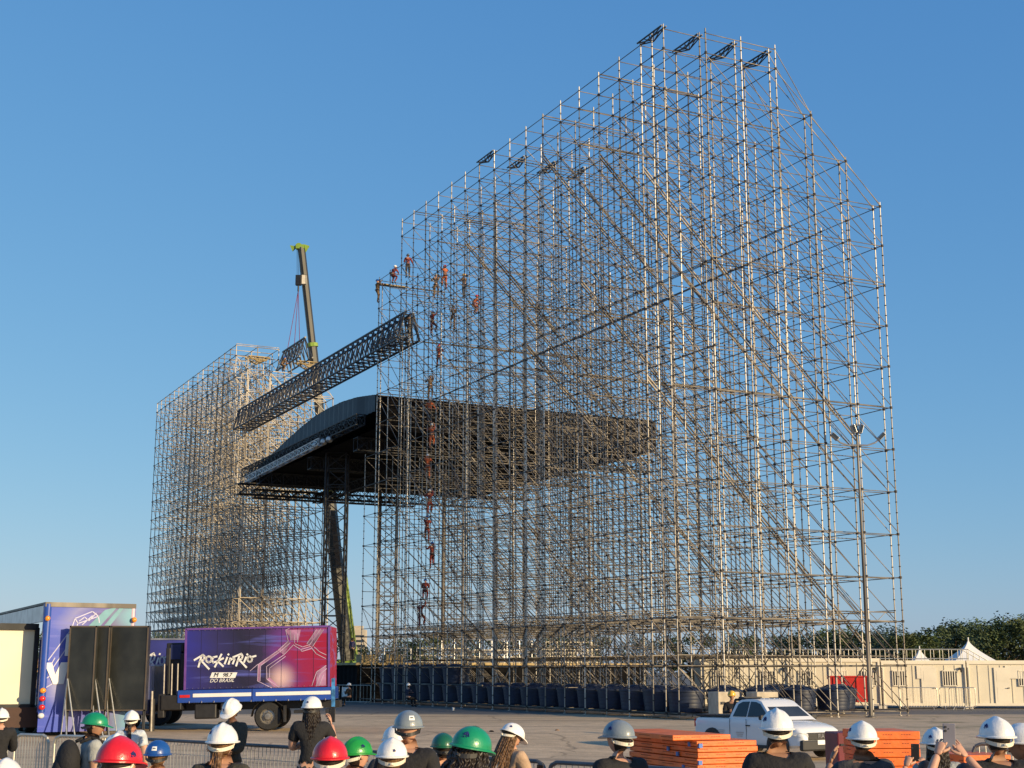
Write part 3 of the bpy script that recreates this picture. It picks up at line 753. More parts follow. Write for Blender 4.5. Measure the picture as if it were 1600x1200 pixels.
# ---------------------------------------------------------------- barriers
def barrier(p, q, label, h=1.1, nb=14, mt='barrier', group=None, mesh=False, sign=None, feet=True):
    p = Vector((p[0], p[1], 0)); q = Vector((q[0], q[1], 0)); L = (q - p).length; mid = (p + q) / 2; g0 = gz(mid.x, mid.y)
    t = thing('crowd_barrier', label, 'barrier', Vector((p.x, p.y, g0)), math.atan2((q - p).y, (q - p).x), group)
    mb = MB(); c = .1; z0 = .14; L2 = L - .05
    pts = [(c, 0, h), (L2 - c, 0, h), (L2 - .03, 0, h - .03), (L2, 0, h - c), (L2, 0, z0 + c), (L2 - .03, 0, z0 + .03), (L2 - c, 0, z0), (c, 0, z0), (.03, 0, z0 + .03), (0, 0, z0 + c), (0, 0, h - c), (.03, 0, h - .03), (c, 0, h)]
    mb.path(pts, .021, 8); mb.build('frame', M[mt], t, smooth=40)
    mb = MB()
    for k in range(1, nb): mb.tube((L2 * k / nb, 0, z0), (L2 * k / nb, 0, h), .0085 if not mesh else .005, 5)
    if mesh:
        for z in np.arange(z0 + .16, h, .32): mb.tube((0, 0, z), (L2, 0, z), .005, 4)
    mb.build('mesh_infill' if mesh else 'bars', M[mt] if not mesh else M['barrier'], t)
    if feet:
        for x in (.25, L2 - .25):
            mb = MB(); mb.path([(x, -.3, 0), (x, -.04, z0), (x, .04, z0), (x, .3, 0)], .018, 6); mb.build('foot', M[mt], t)
    if sign:
        mb = MB(); mb.box((L2 * .45, -.04, .66), (.62, .015, .72)); mb.build('notice_sheet', sign, t)
F0, F1 = Vector((-5.0, 19.05)), Vector((1.7, 12.85)); n = 5
for i in range(n):
    a = F0 + (F1 - F0) * (i / n); b_ = F0 + (F1 - F0) * ((i + 1) / n)
    barrier(a, b_, 'grey mesh crowd barrier, number %s along the near fence counted from the ponytailed woman' % ('one', 'two', 'three', 'four', 'five')[i], 1.1, 24, 'railgrey', 'mesh barriers of the near fence', mesh=True)
s0 = (at(-22, 1145, 20.2), at(18, 1145, 20.2)), (at(24, 1145, 20.2), at(81, 1145, 19.9)), (at(86, 1145, 19.8), at(146, 1145, 19.5)), (at(150, 1145, 19.5), at(200, 1145, 19.6))
for i, (a, b_) in enumerate(s0):
    barrier(a, b_, ('sunlit steel barrier at the left edge behind the person in black', 'sunlit steel barrier in front of the stage trailer corner', 'sunlit steel barrier left of the man in the green helmet', 'sunlit steel barrier behind the man in the green helmet')[i], 1.1, 12, 'barrier', 'narrow barriers at the left', feet=False)
barrier(ab(33, -1.2), ab(37, -3.5), 'steel barrier with a pale notice sheet at the far end of the tank row', 1.15, 16, sign=M['whitepaint'])
barrier((-11.2, 80), (-10.2, 80.5), 'small steel barrier behind the tail of the branded box truck', 1.15, 8)
barrier((20.6, 76.3), (22.6, 76.2), 'steel barrier under the barred cabin window, leftmost of three', 1.15, 14, group='barriers before the cabins')
barrier((22.7, 76.3), (24.6, 76.1), 'steel barrier before the cabin door, middle one of three', 1.15, 14, group='barriers before the cabins')
barrier((23.1, 75.9), (24.0, 75.3), 'steel barrier turned askew, in front of its two neighbours', 1.15, 8, group='barriers before the cabins')
barrier((5.6, 17.6), (7.6, 17.2), 'mesh barrier between the orange panels and the bare helmeted man at the right', 1.1, 26, 'railgrey', mesh=True)
# white framed low cart beside the pickup
ct = thing('steel_cart', 'low cart with a pale frame, heaped with rusty couplers in front of the pickup', 'cart', at(1256, 1166, 19.5) * 1)
cl = ct.location; ct.location = (cl.x, cl.y, gz(cl.x, cl.y)); hz = cl.z - gz(cl.x, cl.y)
mb = MB(); wq = .50
for y in (0, .7):
    mb.tube((0, y, hz), (wq, y + .1, hz + .06), .028, 8); mb.tube((0, y, hz), (0, y, .1), .028, 8); mb.tube((wq, y + .1, hz + .06), (wq, y + .1, .1), .028, 8); mb.tube((0, y, .35), (wq, y + .1, .4), .02, 6)
for x in (0, wq): mb.tube((x, 0, hz), (x, .7, hz), .028, 8); mb.tube((x, 0, .35), (x, .7, .35), .02, 6)
mb.build('frame', M['whitepaint'], ct)
mb = MB(); rnd = random.Random(4)
for k in range(90):
    c = Vector((rnd.uniform(.05, .45), rnd.uniform(.05, .65), rnd.uniform(.36, hz - .12))); e = Vector((rnd.gauss(0, 1), rnd.gauss(0, 1), rnd.gauss(0, 1))).normalized() * .06
    mb.tube(c - e, c + e, .014, 5)
mb.build('couplers', mat('rusty_couplers', (.22, .12, .06), .7, .3, .5, 20), ct)
for x in (.05, wq - .05):
    for y in (.1, .6):
        mb = MB(); mb.lathe([(0, -.03), (.09, -.03), (.1, 0), (.09, .03), (0, .03)], 14, (x, y, .1), 'x'); mb.build('wheel', M['tyre'], ct)

# ---------------------------------------------------------------- orange plastic panel stacks
def orange_stack(name, label, origin, rz, layers, cat='panel stack'):
    t = thing(name, label, cat, origin, rz)
    z = .02
    for i, (x0, x1, y0, y1, th) in enumerate(layers):
        mb = MB(); mb.box(((x0 + x1) / 2, (y0 + y1) / 2, z + th / 2), (x1 - x0, y1 - y0, th)); p = mb.build('panel', M['orange'], t, bevel=.008)
        mb = MB()
        def dashes(a, b, fx):
            k = a + .03; c_ = 0
            while k < b - .03:
                if (int((k - a) / ((b - a) / 6.2)) % 2) == 0: mb.box(fx(k), (.02, .006, .008) if fx(0)[1] == y0 - .001 else (.006, .02, .008))
                k += .034
        dashes(x0, x1, lambda k: (k, y0 - .001, z + th * .6)); dashes(y0, y1, lambda k: (x0 - .001, k, z + th * .6))
        mb.build('slot', M['orangehole'], p)
        z += th + .006
    return t, z
oc = at(1083, 1160, 17.6); og = gz(oc.x, 17.6)
topz = at(1083, 1148, 17.6).z
rnd = random.Random(11)
L_ = []
nl = 17; th = (topz - og - .02) / nl - .006
for i in range(nl):
    j = rnd.uniform(-.015, .015)
    if i < nl - 1: L_.append((0 + j, .82 + j + .02 * math.sin(i), j, 1.9 + j, th))
    else: L_.append((-.28, .52, .1, 2.0, th))
ot, _ = orange_stack('orange_panel_stack', 'stack of bright orange plastic panels left of the white pickup', Vector((oc.x + .05, 17.6, og)), R(21), L_)
for (x, y, z_) in ((-.012, .18, -.12), (-.012, .5, -.25), (-.012, .35, -.4), (-.012, .75, -.2), (-.012, .6, -.48), (.03, -.012, -.13), (.02, -.012, -.33)):
    mb = MB(); mb.box((x, y, topz - og + z_), (.02 if x < 0 else .05, .05, .05)); mb.build('blue_clip', M['bluetie'], ot)
oc = at(1396, 1142, 18.5); og = gz(oc.x, 18.5); topz = oc.z - og
nl = 11; th = (topz - .02) / nl - .006
L_ = [(-.36 + rnd.uniform(-.012, .012), .34 + rnd.uniform(-.01, .01), rnd.uniform(-.01, .01), 1.0, th) for i in range(nl)]
orange_stack('orange_panel_stack', 'square pile of orange slotted panels behind the man filming with raised hands', Vector((oc.x, 18.5, og)), R(4), L_)
oc = at(1532, 1182, 17); og = gz(oc.x, 17)
orange_stack('orange_panel_stack', 'low pile of orange panels between the phone and the man in the rightmost full helmet', Vector((oc.x - .2, 17, og)), R(10), [(0, .6, 0, .8, (oc.z - og) / 6 - .006)] * 6)
# dark red trolley right of the pickup's bumper
tr = thing('tool_cabinet', 'dark red cabinet right of the pickup bumper', 'cabinet', Vector((5.05, 21.8, gz(5, 21.8))), R(6))
mb = MB(); mb.box((.0, 0, .55), (.5, .6, 1.05)); mb.build('cabinet_body', mat('maroon', (.16, .02, .03), .5, 0, .2, 3), tr, bevel=.02)
mb = MB()
for z in (.3, .6, .9): mb.box((0, -.305, z), (.42, .02, .03))
mb.build('drawer_gap', M['dark'], tr)

# ---------------------------------------------------------------- lettering helpers
def text_mesh(txt, size, mt, parent, loc, rot, name='lettering', shear=0, ext=.004, align='CENTER'):
    c = bpy.data.curves.new(name, 'FONT'); c.body = txt; c.size = size; c.extrude = ext; c.align_x = align; c.align_y = 'CENTER'; c.shear = shear
    o = bpy.data.objects.new(name, c); C.objects.link(o)
    dg = bpy.context.evaluated_depsgraph_get(); me = bpy.data.meshes.new_from_object(o.evaluated_get(dg))
    bpy.data.objects.remove(o); bpy.data.curves.remove(c)
    me.materials.clear(); me.materials.append(mt)
    n = bpy.data.objects.new(name, me); C.objects.link(n); n.parent = parent; n.location = loc; n.rotation_euler = rot
    return n
FACE = (math.pi / 2, 0, 0)          # text standing upright, read from -Y
def strokes(mb, lines, f, wd):
    """flat brush strokes; f maps drawing coordinates to points on a face, all in one plane"""
    for ln in lines:
        pts = [f(*p) for p in ln]
        for i in range(len(pts) - 1):
            p, q = pts[i], pts[i + 1]; d = (q - p); L = d.length
            if L < 1e-5: continue
            d /= L; nrm = Vector((0, -1, 0)); s_ = d.cross(nrm) * wd / 2; e = d * wd * .35
            mb.prism([p - e + s_, q + e + s_, q + e - s_, p - e - s_], Vector((0, .004, 0)))
def arc(cx, cy, r, a0, a1, n=10, ry=None):
    ry = ry or r; return [(cx + r * math.cos(R(a0 + (a1 - a0) * i / n)), cy - ry * math.sin(R(a0 + (a1 - a0) * i / n))) for i in range(n + 1)]
SCRIPT = [[(165, 378), (245, 330), (262, 345), (255, 372), (215, 395)], [(232, 340), (205, 442)], [(238, 392), (305, 462)],
          arc(302, 372, 26, 60, 410, 12, 28), [(378, 345), (345, 352), (332, 380), (345, 402), (380, 392)], [(422, 325), (362, 442)], [(440, 362), (385, 388), (440, 437)],
          [(478, 355), (455, 412)], [(487, 328), (490, 324)], [(508, 362), (492, 415)], [(505, 380), (535, 362), (548, 372), (532, 412)],
          [(535, 352), (612, 320), (626, 340), (618, 365), (580, 388)], [(595, 335), (565, 432)], [(603, 386), (662, 447)], [(658, 352), (640, 398)], [(668, 328), (671, 324)],
          arc(694, 370, 22, 80, 400, 12, 26), [(705, 352), (750, 340)]]
def graphic_mat(name, stops, cx, cz, rad, glow, streak_rot=.6):
    """printed vinyl: colour bands across the panel, light streaks and one bright burst"""
    m = bpy.data.materials.new(name); m.use_nodes = True; t = m.node_tree; b = t.nodes['Principled BSDF']; b.inputs['Roughness'].default_value = .35
    tc = t.nodes.new('ShaderNodeTexCoord'); sx = t.nodes.new('ShaderNodeSeparateXYZ'); t.links.new(tc.outputs['Object'], sx.inputs[0])
    nz = t.nodes.new('ShaderNodeTexNoise'); nz.inputs['Scale'].default_value = .5; nz.inputs['Detail'].default_value = 2
    mp = t.nodes.new('ShaderNodeMapping'); mp.inputs['Rotation'].default_value = (0, streak_rot, 0); mp.inputs['Scale'].default_value = (.5, 1, 2.6)
    t.links.new(tc.outputs['Object'], mp.inputs[0]); t.links.new(mp.outputs[0], nz.inputs['Vector'])
    ma = t.nodes.new('ShaderNodeMath'); ma.operation = 'MULTIPLY_ADD'; ma.inputs[1].default_value = 1.6; t.links.new(nz.outputs[0], ma.inputs[0]); t.links.new(sx.outputs['X'], ma.inputs[2])
    mr = t.nodes.new('ShaderNodeMapRange'); mr.inputs[1].default_value = stops[0][0] + .8; mr.inputs[2].default_value = stops[-1][0] + .8; t.links.new(ma.outputs[0], mr.inputs[0])
    cr = t.nodes.new('ShaderNodeValToRGB'); x0, x1 = stops[0][0], stops[-1][0]
    for i, (x, c) in enumerate(stops):
        e = cr.color_ramp.elements[i] if i < 2 else cr.color_ramp.elements.new((x - x0) / (x1 - x0))
        if i < 2: e.position = (x - x0) / (x1 - x0) if i == 0 else (x - x0) / (x1 - x0)
        e.color = (*c, 1)
    t.links.new(mr.outputs[0], cr.inputs[0])
    wv = t.nodes.new('ShaderNodeTexNoise'); wv.inputs['Scale'].default_value = 1.2; wv.inputs['Detail'].default_value = 3
    mp2 = t.nodes.new('ShaderNodeMapping'); mp2.inputs['Rotation'].default_value = (0, streak_rot * .5, 0); mp2.inputs['Scale'].default_value = (.35, 1, 4)
    t.links.new(tc.outputs['Object'], mp2.inputs[0]); t.links.new(mp2.outputs[0], wv.inputs['Vector'])
    r2 = t.nodes.new('ShaderNodeValToRGB'); r2.color_ramp.elements[0].position = .55; r2.color_ramp.elements[1].position = .8
    t.links.new(wv.outputs[0], r2.inputs[0])
    mx = t.nodes.new('ShaderNodeMix'); mx.data_type = 'RGBA'; mx.inputs[7].default_value = (.12, .14, .55, 1); t.links.new(r2.outputs[0], mx.inputs[0]); t.links.new(cr.outputs[0], mx.inputs[6])
    vd = t.nodes.new('ShaderNodeVectorMath'); vd.operation = 'DISTANCE'; vd.inputs[1].default_value = (cx, 0, cz)
    mp3 = t.nodes.new('ShaderNodeMapping'); mp3.inputs['Scale'].default_value = (1, 0, 1); t.links.new(tc.outputs['Object'], mp3.inputs[0]); t.links.new(mp3.outputs[0], vd.inputs[0])
    m3 = t.nodes.new('ShaderNodeMapRange'); m3.interpolation_type = 'SMOOTHSTEP'; m3.inputs[1].default_value = rad; m3.inputs[2].default_value = 0; t.links.new(vd.outputs['Value'], m3.inputs[0])
    mx2 = t.nodes.new('ShaderNodeMix'); mx2.data_type = 'RGBA'; mx2.inputs[7].default_value = (*glow, 1); t.links.new(m3.outputs[0], mx2.inputs[0]); t.links.new(mx.outputs[2], mx2.inputs[6])
    t.links.new(mx2.outputs[2], b.inputs['Base Color']); return m

# ---------------------------------------------------------------- branded box truck
SC = 45.6; TY = 49.0
tk = thing('box_truck', 'box truck with purple and red crystal artwork on its side, before the left tower', 'truck', Vector((-8.7, TY, 0)))
tk.rotation_euler = (0, R(-1.25), R(1.5))
def TX(px): return (px - 800) / SC + 8.7
def TZ(px, py): return HC - (py + (px - 402) * .021 - 1050) / SC
def gp(u, v, y=-.012):
    px, py = 280 + u * 260 / 1600, 970 + v * 195 / 1200; return Vector((TX(px), y, TZ(px, py)))
m_print = graphic_mat('truck_print', [(-2.4, (.03, .03, .25)), (-1.6, (.03, .025, .12)), (-.6, (.018, .015, .04)), (.3, (.03, .02, .06)), (.8, (.12, .035, .20)), (1.5, (.26, .014, .07)), (2.4, (.30, .008, .04))], .85, 1.75, .62, (.62, .42, .42))
x0, x1 = TX(292), TX(517)
mb = MB(); mb.box(((x0 + x1) / 2, 1.25, 2.44), (x1 - x0, 2.5, 2.06)); bx_ = mb.build('cargo_box', m_print, tk, bevel=.02)
mb = MB()
for x in (x0 + .02, x1 - .02): mb.box((x, -.015, 2.44), (.07, .05, 2.06))
mb.box(((x0 + x1) / 2, -.015, 3.45), (x1 - x0, .05, .06)); mb.build('edge_trim', mat('purple_trim', (.14, .06, .28), .4), tk)
mb = MB()
rib = [[(770, 575), (775, 420), (960, 290), (1060, 200)], [(795, 575), (798, 432), (975, 305), (1080, 215)], [(860, 560), (855, 440), (1020, 330), (1110, 235)], [(885, 540), (885, 455), (1035, 345)],
       [(770, 575), (905, 640)], [(860, 560), (975, 635)], [(1060, 200), (1035, 95), (1075, 75)], [(1085, 190), (1080, 100)], [(1110, 235), (1180, 280), (1275, 250)], [(1125, 225), (1200, 255), (1260, 235)], [(1180, 280), (1190, 298), (1290, 268)],
       [(1240, 225), (1330, 90)], [(1262, 240), (1370, 85)], [(1295, 250), (1400, 90)], [(1275, 250), (1330, 320), (1420, 365)], [(1310, 255), (1360, 300), (1425, 330)], [(1290, 620), (1335, 490), (1425, 430)], [(1330, 625), (1370, 510), (1430, 460)], [(1360, 622), (1400, 520)], [(700, 480), (770, 420)], [(1120, 140), (1120, 215)], [(1150, 130), (1150, 210)]]
strokes(mb, rib, gp, .020); mb.build('crystal_artwork', mat('pale_print', (.46, .36, .48), .4, 0, .4, 1.5), bx_)
mb = MB()
for quad in ([(775, 420), (960, 290), (975, 305), (798, 432)], [(770, 575), (775, 420), (798, 432), (795, 575)], [(1240, 225), (1330, 90), (1400, 90), (1295, 250)], [(1035, 95), (1180, 90), (1160, 190), (1085, 190)], [(1335, 490), (1425, 430), (1425, 620), (1330, 625)], [(860, 560), (885, 540), (980, 632), (930, 636)], [(960, 290), (1060, 200), (1080, 215), (1020, 330)]):
    mb.prism([gp(*q, y=-.006) for q in quad], Vector((0, .003, 0)))
mb.build('crystal_facets', mat('pink_print', (.30, .15, .26), .4, 0, .6, 1.6), bx_)
mb = MB(); strokes(mb, SCRIPT, lambda u, v: gp(u, v, -.016), .062); mb.build('script_lettering', M['whitepaint'], bx_)
mb = MB(); mb.prism([gp(*q, y=-.012) for q in ((335, 495), (577, 495), (557, 547), (315, 547))], Vector((0, .004, 0))); mb.build('logo_plate', M['whitepaint'], bx_)
text_mesh('M', .20, M['black'], bx_, gp(372, 520, -.022), FACE, shear=.3); text_mesh('98.7', .18, M['black'], bx_, gp(480, 520, -.022), FACE, shear=.3)
text_mesh('DO BRASIL', .17, M['whitepaint'], bx_, gp(430, 572, -.014), FACE, shear=.3)
mb = MB()
for k in range(1, 9): mb.box((x0 + (x1 - x0) * k / 9, -.003, 2.44), (.006, .012, 2.0))
mb.build('panel_seam', mat('seam_violet', (.03, .02, .06), .5), bx_)
mb = MB()
for k in range(26):
    for z in (1.46, 3.40): mb.ell((x0 + .1 + k * (x1 - x0 - .2) / 25, -.045, z), (.012, .008, .012), 6, 4)
mb.build('rivet', M['rim'], bx_)
b0, b1 = TX(282), TX(520)
mb = MB(); mb.box(((b0 + b1) / 2, 1.25, 1.19), (b1 - b0, 2.56, .42)); sb = mb.build('side_board', M['bluepaint'], tk, bevel=.015)
mb = MB(); mb.box(((b0 + TX(397)) / 2 + .25, -.036, 1.22), (TX(397) - b0 - .55, .02, .12)); mb.box(((TX(402) + b1) / 2, -.036, 1.22), (b1 - TX(402) - .05, .02, .12)); mb.build('stripe', M['whitepaint'], sb)
mb = MB(); mb.box((b0 + .25, -.04, 1.2), (.34, .02, .09)); mb.build('reflector_strip', M['redlens'], sb)
mb = MB(); mb.box((TX(399.5), -.045, 1.19), (.06, .03, .42)); mb.build('board_post', M['bluepaint'], sb)
mb = MB()
for k in range(12): mb.tube((b0 + .4 + k * .42, -.04, .97), (b0 + .4 + k * .42, -.04, 1.03), .018, 6)
mb.build('lashing_hook', M['chrome'], sb)
mb = MB(); mb.box(((b0 + b1) / 2 - .6, 1.25, .82), (b1 - b0 + 1.6, .9, .24)); mb.build('chassis', M['plastic'], tk)
mb = MB(); mb.box((TX(325), .35, .68), (.75, .6, .5)); mb.build('fuel_tank', M['plastic'], tk, bevel=.05)
mb = MB(); mb.box((TX(360), .25, .72), (.5, .5, .45)); bb = mb.build('tool_box', M['plastic'], tk, bevel=.03)
mb = MB(); mb.box((TX(360), -.01, .62), (.2, .02, .06)); mb.build('box_label', M['whitepaint'], bb)
def truck_wheel(x, y, r=.47, s_=-1):
    mb = MB(); mb.lathe([(r * .55, -.14), (r * .9, -.15), (r, -.09), (r, .09), (r * .9, .15), (r * .55, .14)], 28, (x, y, r), 'y'); wl = mb.build('wheel', M['tyre'], tk, smooth=40)
    mb = MB(); mb.lathe([(r * .60, s_ * .145), (r * .55, s_ * .10), (r * .46, s_ * .04), (r * .3, s_ * .06), (r * .22, s_ * .16), (0, s_ * .17)], 24, (x, y, r), 'y')
    for k in range(8): a = k * math.pi / 4; mb.tube((x + math.cos(a) * r * .38, y + s_ * .04, r + math.sin(a) * r * .38), (x + math.cos(a) * r * .38, y + s_ * .08, r + math.sin(a) * r * .38), .018, 6)
    mb.build('rim', M['rim'], wl, smooth=40)
for x in (TX(422), TX(180)):
    truck_wheel(x, .12); truck_wheel(x, 2.4, s_=1)
mb = MB()
for k in range(9):
    a0, a1 = math.pi * k / 9, math.pi * (k + 1) / 9; xx = TX(422)
    mb.add([Vector((xx + math.cos(a) * .58, y, .47 + math.sin(a) * .56)) for a, y in ((a0, -.03), (a1, -.03), (a1, .5), (a0, .5))], [(0, 1, 2, 3)])
mb.build('mudguard', M['plastic'], tk)
mb = MB(); mb.box((TX(448), .05, .55), (.04, .5, .55)); mb.box((TX(470), .4, .6), (.4, .5, .1)); mb.box((TX(515), .6, .62), (.08, 2.2, .14)); mb.build('rear_underrun_bar', M['plastic'], tk)
mb = MB(); mb.box((TX(523), -.02, 1.22), (.12, .05, .95)); mb.build('tail_banner', mat('blue_banner', (.05, .22, .5), .5, 0, .6, 4), tk)
# knuckle boom folded behind the cab
kb = MB(); xx = TX(272)
kb.box((xx, .8, 1.0), (.7, 1.6, .5)); kb.box((xx + .05, .7, 2.0), (.42, .5, 2.0)); kb.box((xx + .02, .65, 2.85), (.6, .55, .32)); kb.box((xx - .2, .4, 2.0), (.16, .2, 1.7)); kb.box((xx + .32, .4, 1.9), (.2, .25, 1.5)); kb.box((xx - .35, .2, .9), (.22, .3, .8)); kb.box((xx - .62, .0, .6), (.16, .16, 1.1))
kbo = kb.build('loader_crane', M['plastic'], tk, bevel=.03)
mb = MB()
for dx in (-.28, -.02, .18): mb.tube((xx + dx, .12, .8), (xx + dx, .12, 2.3), .032, 8)
mb.tube((xx - .62, -.12, .05), (xx - .62, -.12, 1.4), .05, 8); mb.build('cylinder_rod', M['rim'], kbo)
mb = MB(); mb.box((xx + .05, .38, 2.7), (.36, .06, .5)); mb.build('boom_cover', M['navypaint'], kbo)
cx0, cx1 = TX(128), TX(238)
mb = MB(); mb.prism([Vector((cx0, .1, .6)), Vector((cx1, .1, .6)), Vector((cx1, .1, 2.3)), Vector((cx0 + .5, .1, 2.3)), Vector((cx0, .1, 1.5))], Vector((0, 2.3, 0))); cb = mb.build('cab', M['navypaint'], tk, bevel=.06)
mb = MB(); mb.prism([Vector((cx0 + .15, .085, 1.5)), Vector((cx0 + 1.4, .085, 1.5)), Vector((cx0 + 1.4, .085, 2.15)), Vector((cx0 + .55, .085, 2.15))], Vector((0, .01, 0))); mb.build('window', M['glass'], cb)

# second box truck behind
t2 = thing('box_truck', 'dark box truck with white script lettering, half hidden behind the black cabinets', 'truck', Vector((-16.0, 53.5, 0)))
t2.rotation_euler = (0, 0, R(2)); S2 = 41.8
def T2(px, py, y=-.012): return Vector(((px - 800) / S2 + 16.0, y, HC - (py - 1050) / S2))
xa, xb = T2(60, 0).x, T2(291, 0).x
mb = MB(); mb.box(((xa + xb) / 2, 1.2, 2.1), (xb - xa, 2.4, 2.1)); b2 = mb.build('cargo_box', graphic_mat('truck_print_dark', [(-1, (.02, .03, .16)), (0.5, (.02, .022, .10)), (2, (.025, .03, .14)), (3.6, (.05, .06, .3))], 3.7, 2.2, .5, (.3, .3, .5)), t2, bevel=.02)
mb = MB(); mb.box(((xa + xb) / 2, 1.2, 3.17), (xb - xa + .04, 2.46, .06)); mb.build('roof_rim', M['alum'], t2)
fr = lambda u, v: T2(232 + (u - 575) * .168, 1021 + (v - 320) * .23, -.016)
mb = MB(); strokes(mb, SCRIPT[11:], fr, .06); mb.build('script_lettering', M['whitepaint'], b2)
text_mesh('a', .50, M['whitepaint'], b2, T2(236.5, 1063, -.016), FACE)
mb = MB(); mb.box(((xa + xb) / 2, 1.2, .85), (xb - xa, 2.2, .3)); mb.build('chassis', M['plastic'], t2)
for x in (xa + .8, xb - 1.0):
    for y in (.15, 2.2):
        mb = MB(); mb.lathe([(0, -.14), (.42, -.15), (.47, -.09), (.47, .09), (.42, .15), (0, .14)], 22, (x, y, .47), 'y'); mb.build('wheel', M['tyre'], t2, smooth=40)

# ---------------------------------------------------------------- mobile stage trailer at the left edge
th_ = R(28); trl = thing('stage_trailer', 'blue printed stage trailer at the left edge, its cream inner wall open to the side', 'trailer', Vector((-14.8, 45, 0)), th_)
m_tr = graphic_mat('trailer_print', [(0, (.015, .05, .42)), (.5, (.03, .07, .45)), (1.0, (.16, .17, .42)), (1.5, (.05, .06, .34)), (2.1, (.08, .05, .20)), (2.8, (.10, .30, .42))], .75, 1.5, .8, (.34, .34, .50), .9)
mb = MB(); mb.box((1.43, .04, 2.38), (2.62, .08, 3.34)); rear = mb.build('rear_wall', m_tr, trl)
mb = MB(); mb.tube((.10, .08, .72), (.10, .08, 4.08), .13, 12); mb.build('corner_post', M['bluepaint'], trl, smooth=40)
mb = MB(); mb.tube((2.78, .08, .72), (2.78, .08, 4.0), .10, 12); mb.build('corner_post', mat('pink_white_trim', (.55, .42, .50), .4), trl, smooth=40)
mb = MB(); mb.box((1.43, 5.5, 4.10), (2.86, 11.0, .07)); mb.box((1.43, .0, 4.06), (2.86, .06, .14)); mb.build('roof', M['galv2'], trl)
mb = MB(); mb.box((.02, 5.6, 3.78), (.08, 10.8, .5)); mb.build('side_rail', M['alum'], trl)
mb = MB(); mb.box((2.83, 5.5, 2.4), (.05, 11, 3.3)); mb.build('side_wall', M['bluepaint'], trl)
mb = MB(); mb.box((-1.6, 1.0, 2.12), (3.0, .06, 2.35)); mb.build('inner_wall', M['cream'], trl)
mb = MB(); mb.box((-1.6, .94, 3.38), (3.2, .16, .2)); mb.box((-.04, .94, 2.1), (.14, .16, 2.5)); mb.box((-1.6, .94, .90), (3.2, .16, .12)); mb.build('wall_frame', M['blacksteel'], trl)
mb = MB(); mb.box((-.9, 1.6, .55), (2.2, 1.6, .62)); mb.build('under_skirt', mat('rust_brown_skirt', (.05, .022, .015), .7), trl)
mb = MB(); mb.box((1.43, 5.5, .62), (2.7, 11, .22)); mb.build('floor', M['blacksteel'], trl)
for z, mt in ((1.33, 'amberlens'), (1.08, 'redlens'), (.82, 'redlens'), (.56, 'clearlens')):
    mb = MB(); mb.ell((.08, -.10 if z > .7 else -.06, z + .06), (.10, .06, .085), 12, 8); mb.build('rear_lamp', M[mt], trl, smooth=True)
for x in (.08, 2.80):
    mb = MB(); mb.ell((x, -.10, 3.62), (.085, .06, .085), 12, 8); mb.build('marker_lamp', M['amberlens'], trl, smooth=True)
mb = MB(); mb.prism([Vector((.0, -.02, .72)), Vector((2.7, -.02, .72)), Vector((2.7, -.02, .12)), Vector((.0, -.02, .12))], Vector((0, .05, 0))); mb.build('rear_skirt', m_tr, trl)
def tp(px, py, y=-.03):           # rear wall drawing coordinates
    return Vector(((px - 65) / 145 * 2.85, y, 4.1 - (py - 943 - (px - 65) * .03) / 50.5))
mb = MB()
for pl in ([(69, 1037), (81, 1037), (87, 1056), (95, 1037), (108, 1037), (101, 1071), (85, 1071)],): mb.prism([tp(*q) for q in pl], Vector((0, .01, 0)))
mb.prism([tp(*q) for q in ((101, 993), (108, 993), (107, 1027), (100, 1027))], Vector((0, .01, 0)))
mb.build('letter_v', M['whitepaint'], rear)
mb = MB(); strokes(mb, [[(75, 1033), (108, 985), (113, 968), (140, 957), (150, 965), (152, 975)], [(83, 1045), (110, 1003), (118, 975)], [(113, 968), (118, 976), (150, 965)], [(70, 1048), (79, 1042), (85, 1030)], [(70, 1064), (82, 1056)], [(70, 1078), (84, 1070)], [(125, 978), (140, 964)], [(120, 972), (128, 966), (135, 972), (146, 960)]], lambda a, b: tp(a, b, -.012), .03)
mb.build('crystal_artwork', mat('pale_blue_print', (.50, .50, .68), .4), rear)
mb = MB()
for quad in ([(160, 955), (180, 950), (150, 985), (130, 985)], [(185, 950), (193, 949), (170, 980), (160, 980)]): mb.prism([tp(*q, -.008) for q in quad], Vector((0, .004, 0)))
mb.build('teal_streaks', mat('teal_print', (.09, .28, .36), .4), rear)
for y in (3.0, 4.2, 9.0):
    for x in (.25, 2.6):
        mb = MB(); mb.lathe([(0, -.14), (.42, -.15), (.47, -.09), (.47, .09), (.42, .15), (0, .14)], 20, (x, y, .47), 'x'); mb.build('wheel', M['tyre'], trl, smooth=40)

